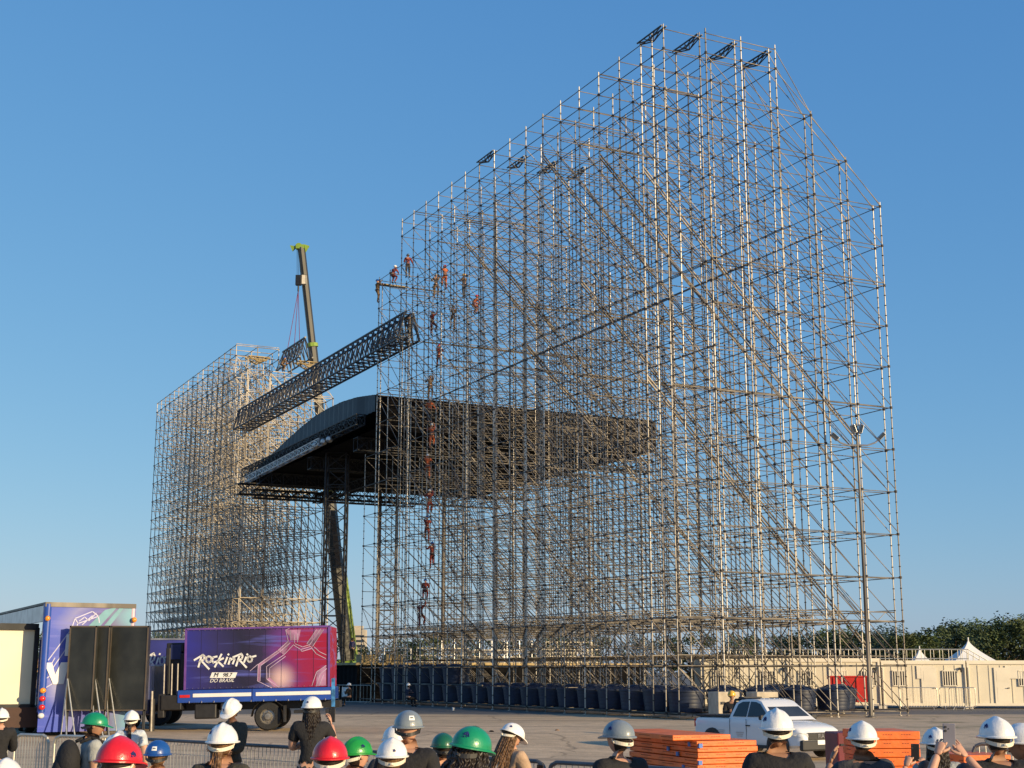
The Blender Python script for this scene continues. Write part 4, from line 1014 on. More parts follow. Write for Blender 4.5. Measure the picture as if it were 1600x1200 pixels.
# black cabinets with props
def cabinet(pxl, pxr, Y, depth, label, rz=0):
    s_ = 2235 / Y; W = (pxr - pxl) / s_; zb, zt_ = HC - (1109 - 1050) / s_, HC + (1050 - 979) / s_
    t = thing('screen_cabinet', label, 'cabinet', Vector(((pxl - 800) / s_, Y, 0)), rz, 'black cabinets propped behind the trailer')
    mb = MB(); mb.box((W / 2, depth / 2, (zb + zt_) / 2), (W, depth, zt_ - zb)); mb.build('cabinet_body', M['screenblack'], t, bevel=.01)
    mb = MB()
    for x in (.02, W - .02): mb.box((x, -.012, (zb + zt_) / 2), (.04, .03, zt_ - zb))
    mb.box((W / 2, -.012, zt_ - .02), (W, .03, .05)); mb.box((W / 2, -.012, zb + .02), (W, .03, .04)); mb.build('edge_profile', mat('bronze_edge', (.14, .11, .08), .5, .4), t)
    for a_, b_ in (((.03, -.04, 1.75), (-.05, -.10, .0)), ((.04, -.05, 1.75), (.55, -.6, .0)), ((0, -.06, 1.2), (.35, -.8, 0.0))):
        mb = MB(); mb.tube(a_, b_, .022, 6); mb.build('prop', M['barrier'], t)
    for x in (.06, W - .06):
        for y in (.06, depth - .06):
            mb = MB(); mb.tube((x, y, 0), (x, y, zb), .03, 6); mb.build('leg', M['blacksteel'], t)
cabinet(106, 148.5, 45.0, .18, 'black cabinet on props standing before the blue trailer wall, the left one of two')
cabinet(148.7, 169.5, 45.35, .12, 'narrow darker black panel between the two cabinets before the trailer')
cabinet(170.5, 230, 45.9, .30, 'wider black cabinet on props between the trailer and the box truck')

# ---------------------------------------------------------------- white pickup
def pickup():
    hx = Vector((.54, -.84, 0)).normalized(); rz = math.atan2(hx.y, hx.x)
    c = Vector((7.32, 41.6, 0)); t = thing('pickup_truck', 'white compact pickup truck parked before the scaffolding, its open bed to the left', 'pickup', Vector((c.x, c.y, gz(c.x, c.y))), rz)
    stn = [(-2.22, .58, .90, .72), (-2.18, .45, 1.02, .81), (-2.0, .38, 1.06, .85), (-1.3, .30, 1.07, .865), (-.6, .27, 1.07, .87), (.2, .26, 1.06, .87), (.9, .26, 1.03, .865), (1.25, .27, .99, .86), (1.6, .28, .94, .85), (1.9, .30, .88, .82), (2.1, .32, .80, .77), (2.2, .36, .66, .70), (2.22, .42, .58, .66)]
    mb = MB(); ring = []
    for x, zb, zt_, w_ in stn:
        h = zt_ - zb
        half = [(0, zb), (w_ * .9, zb), (w_ * .985, zb + h * .12), (w_, zb + h * .35), (w_ * .985, zb + h * .62), (w_ * .995, zb + h * .80), (w_ * .95, zb + h * .95), (w_ * .86, zt_), (w_ * .5, zt_ + .018), (0, zt_ + .025)]
        ring.append([Vector((x, y, z)) for y, z in half] + [Vector((x, -y, z)) for y, z in reversed(half[1:-1])])
    k = len(ring[0]); vs = [p for r_ in ring for p in r_]; fs = []
    for i in range(len(ring) - 1):
        for j in range(k): a, b = i * k + j, i * k + (j + 1) % k; fs.append((a, b, b + k, a + k))
    fs += [tuple(range(k)), tuple((len(ring) - 1) * k + j for j in reversed(range(k)))]
    mb.add(vs, fs); mb.build('body', M['carwhite'], t, smooth=35)
    prf = [(-.66, 1.05, .80), (-.50, 1.46, .66), (-.34, 1.555, .62), (0, 1.585, .61), (.34, 1.575, .61), (.52, 1.53, .62), (.85, 1.27, .72), (1.22, 1.01, .80)]
    mb = MB(); vs = []
    for x, z, w_ in prf: vs += [Vector((x, -w_, z)), Vector((x, -w_ * .86, z + .02)), Vector((x, w_ * .86, z + .02)), Vector((x, w_, z))]
    for x, z, w_ in prf: vs += [Vector((x, -.83, 1.0)), Vector((x, .83, 1.0))]
    n = len(prf); fs = []
    for i in range(n - 1):
        for j in range(3): fs.append((i * 4 + j, i * 4 + j + 1, i * 4 + j + 5, i * 4 + j + 4))
        b = n * 4 + i * 2; fs.append((i * 4, i * 4 + 4, b + 2, b)); fs.append((i * 4 + 3, b + 1, b + 3, i * 4 + 7))
    fs += [(0, 1, 2, 3, n * 4 + 1, n * 4)]
    mb.add(vs, fs); cabn = mb.build('cab', M['carwhite'], t, smooth=35)
    def sy(x, z): # side surface half width at height z
        return .83 - (z - 1.0) * (.83 - .615) / .56 + .012
    for s_ in (-1, 1):
        for nm, pl in (('side_window', [(-.50, 1.10), (-.38, 1.44), (-.22, 1.51), (.06, 1.52), (.06, 1.10)]), ('side_window', [(.12, 1.10), (.12, 1.52), (.34, 1.51), (.52, 1.46), (.95, 1.12)])):
            mb = MB(); a = [Vector((x, s_ * sy(x, z), z)) for x, z in pl]; mb.prism(a, Vector((0, s_ * .008, 0))); mb.build(nm, M['glass'], cabn)
        mb = MB(); mb.box((.2, s_ * .885, .86), (.17, .03, .03)); mb.build('door_handle', M['plastic'], t, bevel=.008)
        mb = MB()
        for x in (-.58, .12, 1.12): mb.box((x, s_ * .868, .68), (.008, .012, .72))
        mb.build('door_gap', M['dark'], t)
        mb = MB(); mb.box((.92, s_ * .98, 1.10), (.12, .2, .14)); mb.tube((.95, s_ * .85, 1.06), (.93, s_ * .92, 1.07), .025, 6); mb.build('mirror', M['plastic'], t, bevel=.03)
        mb = MB(); mb.box((.2, s_ * .86, .3), (3.0, .04, .09)); mb.build('sill', M['plastic'], t, bevel=.01)
        for x in (-1.35, 1.38):
            mb = MB(); r0, r1 = .345, .43
            pts = []
            for i in range(13):
                a = math.pi * (-.08 + 1.16 * i / 12); pts.append(a)
            for i in range(12):
                q = [Vector((x + math.cos(a) * rr_, s_ * (.845 + (.04 if rr_ == r1 else .045)), .33 + math.sin(a) * rr_)) for a, rr_ in ((pts[i], r0), (pts[i + 1], r0), (pts[i + 1], r1), (pts[i], r1))]
                mb.prism(q, Vector((0, -s_ * .05, 0)))
            mb.build('wheel_arch', M['plastic'], t)
            mb = MB(); mb.lathe([(0, -.02), (r0, -.02), (r0, .02), (0, .02)], 24, (x, s_ * .862, .34), 'y'); mb.build('wheel_well', M['dark'], t)
            mb = MB(); mb.lathe([(.17, -.1), (.29, -.11), (.32, -.07), (.32, .07), (.29, .11), (.17, .1)], 26, (x, s_ * .80, .32), 'y'); wl = mb.build('wheel', M['tyre'], t, smooth=40)
            mb = MB(); mb.lathe([(.21, s_ * .105), (.19, s_ * .06), (.08, s_ * .05), (.05, s_ * .09), (0, s_ * .095)], 20, (x, s_ * .80, .32), 'y')
            for k_ in range(6): a = k_ * math.pi / 3; mb.box((x + math.cos(a) * .12, s_ * .875, .32 + math.sin(a) * .12), (.16, .02, .04), M=Matrix.Rotation(-a, 3, 'Y'))
            mb.build('rim', M['rim'], wl)
        mb = MB(); mb.prism([Vector((1.93, s_ * .835, .74)), Vector((2.13, s_ * .72, .72)), Vector((2.2, s_ * .52, .70)), Vector((2.2, s_ * .50, .60)), Vector((2.14, s_ * .72, .61)), Vector((1.95, s_ * .835, .64))], Vector((.03, s_ * .012, .0))); mb.build('headlight', M['clearlens'], t)
        mb = MB(); mb.box((-2.19, s_ * .74, .88), (.08, .14, .24)); mb.build('tail_light', M['redlens'], t, bevel=.02)
        mb = MB(); mb.tube((-.45, s_ * .60, 1.60), (.45, s_ * .58, 1.615), .018, 6); mb.build('roof_rail', M['plastic'], cabn)
    mb = MB(); mb.prism([Vector((.50, -.545, 1.535)), Vector((.50, .545, 1.535)), Vector((1.17, .69, 1.045)), Vector((1.17, -.69, 1.045))], Vector((.008, 0, .012))); mb.build('windshield', M['glass'], cabn)
    mb = MB(); mb.prism([Vector((-.625, -.66, 1.12)), Vector((-.625, .66, 1.12)), Vector((-.51, .58, 1.42)), Vector((-.51, -.58, 1.42))], Vector((-.012, 0, .005))); mb.build('rear_window', M['glass'], cabn)
    mb = MB(); mb.box((-1.40, 0, 1.098), (1.42, 1.42, .02)); mb.build('bed_liner', M['plastic'], t)
    mb = MB()
    for s_ in (-1, 1): mb.box((-1.40, s_ * .77, 1.10), (1.5, .10, .05))
    mb.box((-2.13, 0, 1.09), (.07, 1.5, .06)); mb.build('bed_rail', M['plastic'], t, bevel=.01)
    mb = MB(); mb.path([(-.72, -.66, 1.08), (-.60, -.60, 1.56), (-.60, .60, 1.56), (-.72, .66, 1.08)], .035, 8); mb.box((-.40, -.2, 1.62), (.22, .7, .05)); mb.build('roll_bar', M['plastic'], t)
    mb = MB(); mb.box((2.20, 0, .62), (.06, 1.06, .20)); gr = mb.build('grille', M['plastic'], t, bevel=.02)
    mb = MB()
    for z in (.55, .59, .63, .67): mb.box((2.235, 0, z), (.012, 1.0, .012))
    mb.build('grille_bar', M['dark'], gr)
    o = text_mesh('FIAT', .17, M['chrome'], gr, (2.245, 0, .62), (math.pi / 2, 0, math.pi / 2), 'badge'); 
    mb = MB(); mb.box((2.17, 0, .38), (.16, 1.5, .30)); mb.build('front_bumper', M['plastic'], t, bevel=.05)
    mb = MB(); mb.box((2.262, 0, .46), (.012, .42, .12)); pl = mb.build('number_plate', M['whitepaint'], t)
    mb = MB(); mb.box((-2.2, 0, .48), (.12, 1.6, .2)); mb.build('rear_bumper', M['plastic'], t, bevel=.04)
    mb = MB()
    for k in range(-2, 3): mb.box((0.02, k * .2, 1.594 + .004 * (2 - abs(k))), (.75, .03, .008))
    mb.build('roof_rib', M['carwhite'], cabn)
    # faint door decals
    for x, z, w_, h_ in ((-.62 - .35, .70, .34, .16), (-.15, .66, .32, .1)):
        mb = MB(); 
        for r_ in range(3): mb.box((x, -.876, z - r_ * .05), (w_ * (1 - .15 * r_), .004, .018))
        mb.build('door_decal', mat('faded_decal', (.50, .42, .38), .5), t)
pickup()

# ---------------------------------------------------------------- trees
def tree_meshes(seed, h, wd):
    rnd = random.Random(seed); mb = MB()
    mb.tube((0, 0, 0), (.1, 0, h * .45), .24, 8, .15)
    for k in range(7):
        a = rnd.uniform(0, 6.28); z = h * rnd.uniform(.2, .45); q = Vector((math.cos(a) * wd * .3, math.sin(a) * wd * .3, z + h * .28)); mb.tube((.05, 0, z), q, .1, 6, .03)
    cl = []
    for k in range(26):
        a = rnd.uniform(0, 6.28); r = wd * .5 * math.sqrt(rnd.random()) * .85; z = h * rnd.uniform(.22, .88)
        lim = math.sqrt(max(0.03, 1 - ((z / h - .45) / .6) ** 2)); cl.append((Vector((math.cos(a) * r * lim, math.sin(a) * r * lim, z)), rnd.uniform(.7, 1.35) * h / 8))
    V = []; F = []
    for c, r in cl:
        for j in range(150):
            d = Vector((rnd.gauss(0, 1), rnd.gauss(0, 1), rnd.gauss(0, .8))).normalized() * r * rnd.uniform(.55, 1.08); p = c + d
            s_ = rnd.uniform(.09, .20); u = Vector((rnd.gauss(0, 1), rnd.gauss(0, 1), rnd.gauss(0, .6))).normalized(); w_ = u.orthogonal().normalized(); n = len(V)
            V += [p - u * s_, p + w_ * s_ * .6, p + u * s_, p - w_ * s_ * .6]; F.append((n, n + 1, n + 2, n + 3))
    mc = MB(); mc.v = [tuple(v) for v in V]; mc.f = F; mc.m = [0] * len(F)
    return mb, mc
leafm = [mat('leaf_' + n_, c_, .7, 0, .45, .35) for n_, c_ in (('dark', (.030, .050, .016)), ('olive', (.055, .075, .020)), ('fresh', (.060, .095, .024)))]
protos = []
for i, (sd_, h, wd) in enumerate(((1, 8, 8.5), (2, 7.6, 9), (3, 8.4, 7.5), (4, 7, 9.5))):
    a, b = tree_meshes(sd_, h, wd); t = thing('broadleaf_tree', 'x', 'tree', (0, 0, 0)); a.build('trunk', M['timber'], t); b.build('crown', leafm[i % 3], t); protos.append((t, h))
spots = []
rnd = random.Random(21)
for x, y_, Y in ((1395, 978, 128), (1418, 986, 118), (1440, 985, 122), (1462, 978, 130), (1484, 968, 138), (1500, 972, 124), (1522, 962, 140), (1545, 968, 126), (1560, 958, 146), (1585, 962, 128), (1604, 955, 142), (1640, 960, 130), (1370, 975, 140), (1345, 982, 130), (1318, 974, 145), (1285, 984, 134), (1250, 978, 150), (1210, 990, 150),
                 (1150, 986, 170), (1080, 985, 175), (1000, 990, 180), (930, 988, 180), (860, 986, 175), (800, 990, 180), (740, 980, 170), (690, 985, 165), (640, 992, 170), (600, 1002, 190), (566, 1008, 200), (300, 992, 200), (268, 982, 190), (244, 986, 195), (215, 990, 190), (150, 990, 185), (60, 985, 180), (5, 985, 170)):
    p = at(x, y_, Y); spots.append((p.x, Y, p.z))
first = set()
for i, (x, Y, h) in enumerate(spots):
    k = i % 4; pr, ph = protos[k]
    o = pr if k not in first else copy_tree(pr); first.add(k)
    sc = h / ph; o.location = (x, Y, 0); o.rotation_euler = (0, 0, rnd.uniform(0, 6.28)); o.scale = (sc * rnd.uniform(.95, 1.2), sc * rnd.uniform(.95, 1.2), sc)
    if i < 12: o['label'] = '%s tree from the left in the tree line behind the cabins and tents' % (ORD[i] if i else 'first'); o['group'] = 'trees behind the tents'
    elif i < 29: o['label'] = '%s tree from the right of those seen through the right scaffolding tower' % (ORD[i - 12] if i > 12 else 'first'); o['group'] = 'trees behind the right tower'
    else: o['label'] = '%s tree from the right of those low behind the left tower and trailer' % (ORD[i - 29] if i > 29 else 'first'); o['group'] = 'trees behind the left tower'
# far building in the gap
fb = thing('distant_building', 'tiny grey building on the horizon in the gap between the towers', 'building', Vector((at(555, 990, 900).x, 900, 0)))
mb = MB(); mb.box((0, 0, 14), (14, 10, 28)); mb.box((2, 0, 29), (6, 5, 3)); mb.build('wall', M['concrete'], fb)
mb = MB()
for z in range(3, 27, 3): mb.box((0, -5.05, z), (12.5, .1, 1.4))
mb.build('window_band', M['glass'], fb)

# ---------------------------------------------------------------- people
def skin_grow(nodes, edges, root, sub=1):
    """nodes: list of (point, radius); one continuous surface grown round the connected joints"""
    me = bpy.data.meshes.new('tmp'); me.from_pydata([tuple(n[0]) for n in nodes], edges, []); o = bpy.data.objects.new('tmp', me); C.objects.link(o)
    m = o.modifiers.new('s', 'SKIN'); m.use_smooth_shade = True; m.branch_smoothing = .4
    for i, n in enumerate(nodes):
        v = me.skin_vertices[0].data[i]; v.radius = (n[1], n[1]); v.use_root = (i == root)
    o.modifiers.new('u', 'SUBSURF').levels = sub
    dg = bpy.context.evaluated_depsgraph_get(); r = bpy.data.meshes.new_from_object(o.evaluated_get(dg))
    vs = [v.co.copy() for v in r.vertices]; fs = [tuple(p.vertices) for p in r.polygons]; ns = [v.normal.copy() for v in r.vertices]
    bpy.data.objects.remove(o); bpy.data.meshes.remove(me); bpy.data.meshes.remove(r)
    return vs, fs, ns
HAND = {}
def hand_mesh(curl):
    """right hand: wrist at the origin, fingers along +Y, palm facing -Z, thumb on the -X side"""
    if curl in HAND: return HAND[curl]
    out = MB()
    vs, fs, _ = skin_grow([(Vector((0, -.02, 0)), .024), (Vector((0, .01, 0)), .027), (Vector((0, .045, 0)), .033), (Vector((0, .075, 0)), .034), (Vector((0, .092, 0)), .026)], [(0, 1), (1, 2), (2, 3), (3, 4)], 0)
    out.add([Vector((v.x * 1.22, v.y, v.z * .5)) for v in vs], fs)
    for x, l, r, sp in ((-.030, .074, .0095, -.10), (-.010, .084, .0098, -.02), (.011, .077, .0095, .05), (.031, .060, .0085, .15)):
        a = 0; p = Vector((x, .068, 0)); nd = [(p, r * 1.15)]; d0 = sp
        for sgm, bend in ((.24, .15), (.34, 1.0), (.24, 1.15), (.18, .8)):
            a += curl * bend; d = Vector((math.sin(d0) * math.cos(a), math.cos(a) * math.cos(d0), -math.sin(a))); p = p + d * l * sgm * (1.25 if sgm == .24 and bend < .2 else 1); nd.append((p, r)); r *= .93
        vs, fs, _ = skin_grow(nd, [(i, i + 1) for i in range(len(nd) - 1)], 0); out.add(vs, fs)
    nd = [(Vector((-.020, .015, -.004)), .016), (Vector((-.042, .038, -.012)), .0125), (Vector((-.056, .060, -.016 - curl * .012)), .0105), (Vector((-.058 + curl * .01, .082, -.020 - curl * .022)), .009)]
    vs, fs, _ = skin_grow(nd, [(0, 1), (1, 2), (2, 3)], 0); out.add(vs, fs)
    HAND[curl] = (out.v, out.f); return HAND[curl]
def V3(*a): return Vector(a)
JOINTS = dict(pelvis=V3(0, 0, .93), waist=V3(0, .005, 1.07), ribs=V3(0, .01, 1.20), chest=V3(0, .005, 1.33), neck=V3(0, -.005, 1.43), head=V3(0, .010, 1.51),
              shl=V3(-.170, -.005, 1.395), shr=V3(.170, -.005, 1.395), ell=V3(-.235, -.01, 1.10), elr=V3(.225, -.01, 1.10), wrl=V3(-.235, .06, .87), wrr=V3(.235, .06, .87),
              hil=V3(-.09, 0, .87), hir=V3(.09, 0, .87), knl=V3(-.10, .02, .49), knr=V3(.10, .02, .49), anl=V3(-.105, -.02, .09), anr=V3(.105, -.02, .09), tol=V3(-.115, .13, .035), tor=V3(.115, .13, .035))
RAD = dict(pelvis=.135, waist=.118, ribs=.128, chest=.128, neck=.070, head=.060, shl=.078, shr=.078, ell=.044, elr=.044, wrl=.029, wrr=.029, hil=.098, hir=.098, knl=.060, knr=.060, anl=.040, anr=.040, tol=.036, tor=.036)
EDG = [('pelvis', 'waist'), ('waist', 'ribs'), ('ribs', 'chest'), ('chest', 'neck'), ('neck', 'head'), ('chest', 'shl'), ('chest', 'shr'), ('shl', 'ell'), ('shr', 'elr'), ('ell', 'wrl'), ('elr', 'wrr'),
       ('pelvis', 'hil'), ('pelvis', 'hir'), ('hil', 'knl'), ('hir', 'knr'), ('knl', 'anl'), ('knr', 'anr'), ('anl', 'tol'), ('anr', 'tor')]
def seg_of(p, J):
    best = None; bd = 9
    for a, b in EDG:
        A_, B_ = J[a], J[b]; d = B_ - A_; t = max(0, min(1, (p - A_).dot(d) / d.length_squared)); q = A_ + d * t
        dd = (p - q).length - (RAD[a] + (RAD[b] - RAD[a]) * t)
        if dd < bd: bd = dd; best = (a, b, t)
    return best
def head_fn(p):
    """shape an ellipsoid (.077, .098, .120) into a head that faces +Y"""
    x, y, z = p; f = max(0, y / .098)
    if z < 0: k = 1 - .34 * (-z / .12) ** 1.5; x *= k; y = y * (1 - .10 * (-z / .12)) + .010 * (-z / .12)
    y += .024 * math.exp(-((x / .013) ** 2) - ((z + .018) / .022) ** 2) * (f > .5)            # nose
    y += .008 * math.exp(-((z - .022) / .014) ** 2) * f                                          # brow
    y -= .010 * math.exp(-(((abs(x) - .032) / .016) ** 2) - ((z - .002) / .014) ** 2) * f       # eye sockets
    y += .010 * math.exp(-((x / .03) ** 2) - ((z + .100) / .022) ** 2) * f                       # chin
    y += .005 * math.exp(-((x / .024) ** 2) - ((z + .058) / .012) ** 2) * f                      # lips
    return Vector((x, y, z))
LOGO = [[(-.9, -.6), (-.5, .5), (-.1, -.2), (.2, .7), (.5, -.1), (.9, .4)], [(-.8, .1), (.8, -.3)], [(-.3, -.8), (0, .9)], [(.3, -.8), (.8, -.7)]]
def helmet(parent, Mx, col, style='ridge', strap='white', logo=None, lw=1.0, tilt=0.0, sticker=None, small=False):
    h = bpy.data.objects.new('helmet', bpy.data.meshes.new('helmet'))
    mb = MB(); ax, ay, az = .110, .136, .116; zc = .012; ty = R(tilt); nu = 32
    T = Mx @ Matrix.Translation((0, -.004, zc)) @ Matrix.Rotation(ty, 4, 'X')
    def surf(a, e, off=0.0):
        x = ax * math.cos(e) * math.cos(a); y = ay * math.cos(e) * math.sin(a); z = az * math.sin(e)
        if style == 'ridge':
            rg = math.exp(-(x / .018) ** 2) * .015 * math.sin(min(1, e * 1.4) * math.pi / 2) + math.exp(-((abs(x) - .048) / .011) ** 2) * .008 * (e > .35)
        elif style == 'sharp': rg = max(0, 1 - abs(x) / .035) * .009
        else: rg = 0
        return Vector((x * (1 + off * 8), y * (1 + off * 8), z + rg * (e > .1) + off))
    vs = []; rows = [0, .10, .25, .42, .60, .80, 1.0, 1.2, 1.38, 1.5]
    for e in rows:
        for k in range(nu): vs.append(surf(2 * math.pi * k / nu, e))
    fs = []
    for i in range(len(rows) - 1):
        for k in range(nu): a, b = i * nu + k, i * nu + (k + 1) % nu; fs.append((a, b, b + nu, a + nu))
    fs.append(tuple((len(rows) - 1) * nu + k for k in range(nu)))
    n0 = len(vs)                                               # brim: peak in front, short lip elsewhere
    for dz, ex in ((-.004, 1.0), (-.012, 1.0), (-.014, 0.0)):
        for k in range(nu):
            a = 2 * math.pi * k / nu; f = max(0, math.sin(a)); bk = max(0, -math.sin(a))
            e_ = (.012 + .050 * f ** 3 + .006 * bk ** 2) * ex
            vs.append(Vector(((ax + e_) * math.cos(a), (ay + e_) * math.sin(a), dz - .020 * f ** 3 * ex - .004 * bk * ex)))
    for j in range(2):
        for k in range(nu): a, b = n0 + j * nu + k, n0 + j * nu + (k + 1) % nu; fs.append((a + nu, b + nu, b, a))
    for k in range(nu): a, b = k, (k + 1) % nu; fs.append((n0 + a, n0 + b, b, a))
    mb.M = T; mb.add(vs, fs); o = mb.build('helmet', M['helmet_' + col], parent, smooth=50)
    if small: return o
    mb = MB(); mb.M = T
    for (a0, a1, z0, z1, off) in ((math.pi * 1.12, math.pi * 1.88, -.052, -.026, -.004),):
        q = []; m_ = 14
        for i in range(m_ + 1):
            a = a0 + (a1 - a0) * i / m_; drop = -.022 * math.sin(math.pi * i / m_)
            for z in (z0, z1):
                q.append(Vector(((ax - .012) * math.cos(a), (ay - .010) * math.sin(a), z + drop)))
        mb.add(q, [(2 * i, 2 * i + 2, 2 * i + 3, 2 * i + 1) for i in range(m_)])
        q2 = [v * 1.0 + Vector((0, 0, 0)) for v in q]
    for s_ in (-1, 1):
        mb.tube((s_ * (ax - .012), -.02, 0), (s_ * (ax - .020), -.05, -.05), .006, 6)
    mb.tube((.0, -ay + .006, -.066), (.0, -ay + .012, -.052), .014, 8)
    so_ = mb.build('headband', M['strapwhite'] if strap == 'white' else M['plastic'], o)
    mdf = so_.modifiers.new('t', 'SOLIDIFY'); mdf.thickness = .004
    def patch(a, e, w_, h_, mt, nm, lines=None):
        mb = MB(); mb.M = T
        if lines is None:
            vs = []; n_ = 4
            for i in range(n_ + 1):
                for j in range(n_ + 1): vs.append(surf(a + (i / n_ - .5) * w_ / .12, e + (j / n_ - .5) * h_ / .12, .0012))
            mb.add(vs, [(i * 5 + j, i * 5 + j + 1, i * 5 + j + 6, i * 5 + j + 5) for i in range(4) for j in range(4)])
        else:
            for ln in lines:
                pts = [surf(a - x * w_ / .24, e + y * h_ / .24, .0016) for x, y in ln]
                mb.path(pts, .0032, 5)
        return mb.build(nm, mt, o)
    if logo is not None: patch(logo[0], logo[1], .036 * lw, .036 * lw, M['ink'], 'emblem', LOGO)
    if sticker is not None:
        patch(sticker[0], sticker[1], .052, .040, M['whitepaint'], 'sticker'); patch(sticker[0], sticker[1], .030, .012, M['plastic'], 'sticker_print', LOGO[:2])
    return o
def person(label, loc, heading, H=1.72, pose=None, shirt='black', sleeves='short', trousers='jeans', skin='skin', hair='short', haircol='hairdark', helm='white', hs='ridge', strap='white',
           logo=None, sticker=None, yaw=0, pitch=0, roll=0, group=None, hands=(.5, .5), handrot=(None, None), small=False, tilt=0, lw=1.0, cat='person'):
    t = thing('person', label, cat, loc, heading, group); sc = H / 1.72; t.scale = (sc, sc, sc)
    J = {k: v.copy() for k, v in JOINTS.items()}
    for k, v in (pose or {}).items(): J[k] = Vector(v)
    names = list(J); idx = {n: i for i, n in enumerate(names)}
    vs, fs, ns = skin_grow([(J[n], RAD[n]) for n in names], [(idx[a], idx[b]) for a, b in EDG], idx['pelvis'], 1 if small else 2)
    cxy = J['ribs']
    seg = [seg_of(v, J) for v in vs]
    body = MB(); body.add(vs, fs)
    # head with a face, joined to the neck
    hc = J['head'] + V3(0, .010, .088); HM = Matrix.Translation(hc) @ Euler((R(pitch), R(roll), R(yaw)), 'XYZ').to_matrix().to_4x4()
    body.M = HM; body.ell((0, 0, 0), (.077, .098, .120), 22 if not small else 12, 16 if not small else 9, fn=head_fn)
    if not small:
        for s_ in (-1, 1): body.ell((s_ * .078, -.008, -.010), (.009, .020, .032), 8, 6)
    body.M = Matrix()
    for s_, nm, el, wr, cu, hr in ((-1, 'l', 'ell', 'wrl', hands[0], handrot[0]), (1, 'r', 'elr', 'wrr', hands[1], handrot[1])):
        hv, hf = hand_mesh(round(cu, 2) if not small else .5); d = (J[wr] - J[el]).normalized()
        up = Vector(hr) if hr else Vector((s_, 0, 0)); y = d; z = (up - y * up.dot(y)).normalized() if abs(up.normalized().dot(y)) < .98 else y.orthogonal(); x = y.cross(z)
        Mh = Matrix((( x.x, y.x, z.x, 0), (x.y, y.y, z.y, 0), (x.z, y.z, z.z, 0), (0, 0, 0, 1)))
        body.M = Matrix.Translation(J[wr] + d * .015) @ Mh; body.add([Vector((v[0] * (s_), v[1], v[2])) for v in hv], hf if s_ > 0 else [tuple(reversed(f)) for f in hf])
    body.M = Matrix()
    bo = body.build('body', M[skin], t, smooth=True)
    if not small:
        mb = MB(); mb.M = HM
        for s_ in (-1, 1): mb.ell((s_ * .031, .083, .002), (.012, .008, .007), 8, 6)
        mb.build('eyes', M['eye'], t)
        mb = MB(); mb.M = HM; mb.ell((0, .094, -.058), (.022, .008, .007), 10, 6); mb.build('mouth', mat('lip', (.28, .10, .08), .5), t) if 'lip_' not in M else None
    # clothing: the body's own surface lifted off the skin
    def cloth(nm, pred, off, mt):
        keep = [i for i, s_ in enumerate(seg) if pred(s_, vs[i])]; ks = set(keep); mp = {}
        V = []; F = []
        for f in fs:
            if all(i in ks for i in f):
                for i in f:
                    if i not in mp:
                        p = vs[i] + ns[i] * off; w_ = .004 * math.sin(p.z * 70 + p.x * 30) * math.cos(p.x * 55 + p.y * 40)
                        mp[i] = len(V); V.append(p + ns[i] * w_)
                F.append(tuple(mp[i] for i in f))
        if not F: return None
        mb = MB(); mb.add(V, F); o = mb.build(nm, mt, t, smooth=True)
        if not small: md = o.modifiers.new('t', 'SOLIDIFY'); md.thickness = .006; md.offset = -1
        return o
    arm = {'short': .65, 'long': 9, 'none': .1}[sleeves]
    def is_top(s_, p):
        a, b, t_ = s_
        if (a, b) in (('pelvis', 'waist'), ('waist', 'ribs'), ('ribs', 'chest'), ('chest', 'shl'), ('chest', 'shr')): return True
        if (a, b) == ('chest', 'neck'): return t_ < .62
        if b in ('ell', 'elr'): return t_ < arm
        if b in ('wrl', 'wrr'): return arm > 1 and t_ < .93
        return False
    def is_leg(s_, p):
        a, b, t_ = s_
        return (b in ('hil', 'hir', 'knl', 'knr')) or (b in ('anl', 'anr') and t_ < .92) or ((a, b) == ('pelvis', 'waist') and t_ < .25)
    top = cloth('shirt' if not small else 'work_jacket', is_top, .012, M['cloth_' + shirt]); cloth('trousers', is_leg, .010, M['cloth_' + trousers])
    cloth('shoes', lambda s_, p: s_[1] in ('tol', 'tor') or (s_[1] in ('anl', 'anr') and s_[2] > .9), .009, M['plastic'])
    if not small:                                  # collar ring
        mb = MB(); nk = J['chest'].lerp(J['neck'], .62)
        ringp = [nk + Vector((.072 * math.cos(a), .064 * math.sin(a), .006 + .012 * -math.sin(a))) for a in [2 * math.pi * k / 20 for k in range(21)]]
        mb.path(ringp, .009, 6); mb.build('collar', M['cloth_' + shirt], t, smooth=True)
    # hair
    if hair != 'none':
        mb = MB(); mb.M = HM; rnd = random.Random(hash(label) % 1000 if False else len(label))
        def capfn(p):
            q = head_fn(p); return q * 1.07
        vs2 = []; nu, nv = 22, 14; fs2 = []
        grid = {}
        for i in range(nv + 1):
            th2 = math.pi * i / nv
            for k in range(nu):
                a = 2 * math.pi * k / nu; p = Vector((.077 * math.sin(th2) * math.cos(a), .098 * math.sin(th2) * math.sin(a), .12 * math.cos(th2))); q = capfn(p)
                q += q.normalized() * .003 * math.sin(k * 5 + i * 3); grid[i, k] = len(vs2); vs2.append(q)
                lim = -.035 if math.sin(a) > .25 else -.075
        def okp(i, k):
            a = 2 * math.pi * k / nu; z = .12 * math.cos(math.pi * i / nv)
            if math.sin(a) > .15: return z > .055
            if math.sin(a) > -.15: return z > -.03
            return z > (-.105 if hair != 'cropped' else -.085)
        for i in range(nv):
            for k in range(nu):
                k2 = (k + 1) % nu
                if okp(i, k) and okp(i + 1, k2) and okp(i + 1, k): fs2.append((grid[i, k], grid[i + 1, k], grid[i + 1, k2], grid[i, k2]))
        mb.add(vs2, fs2)
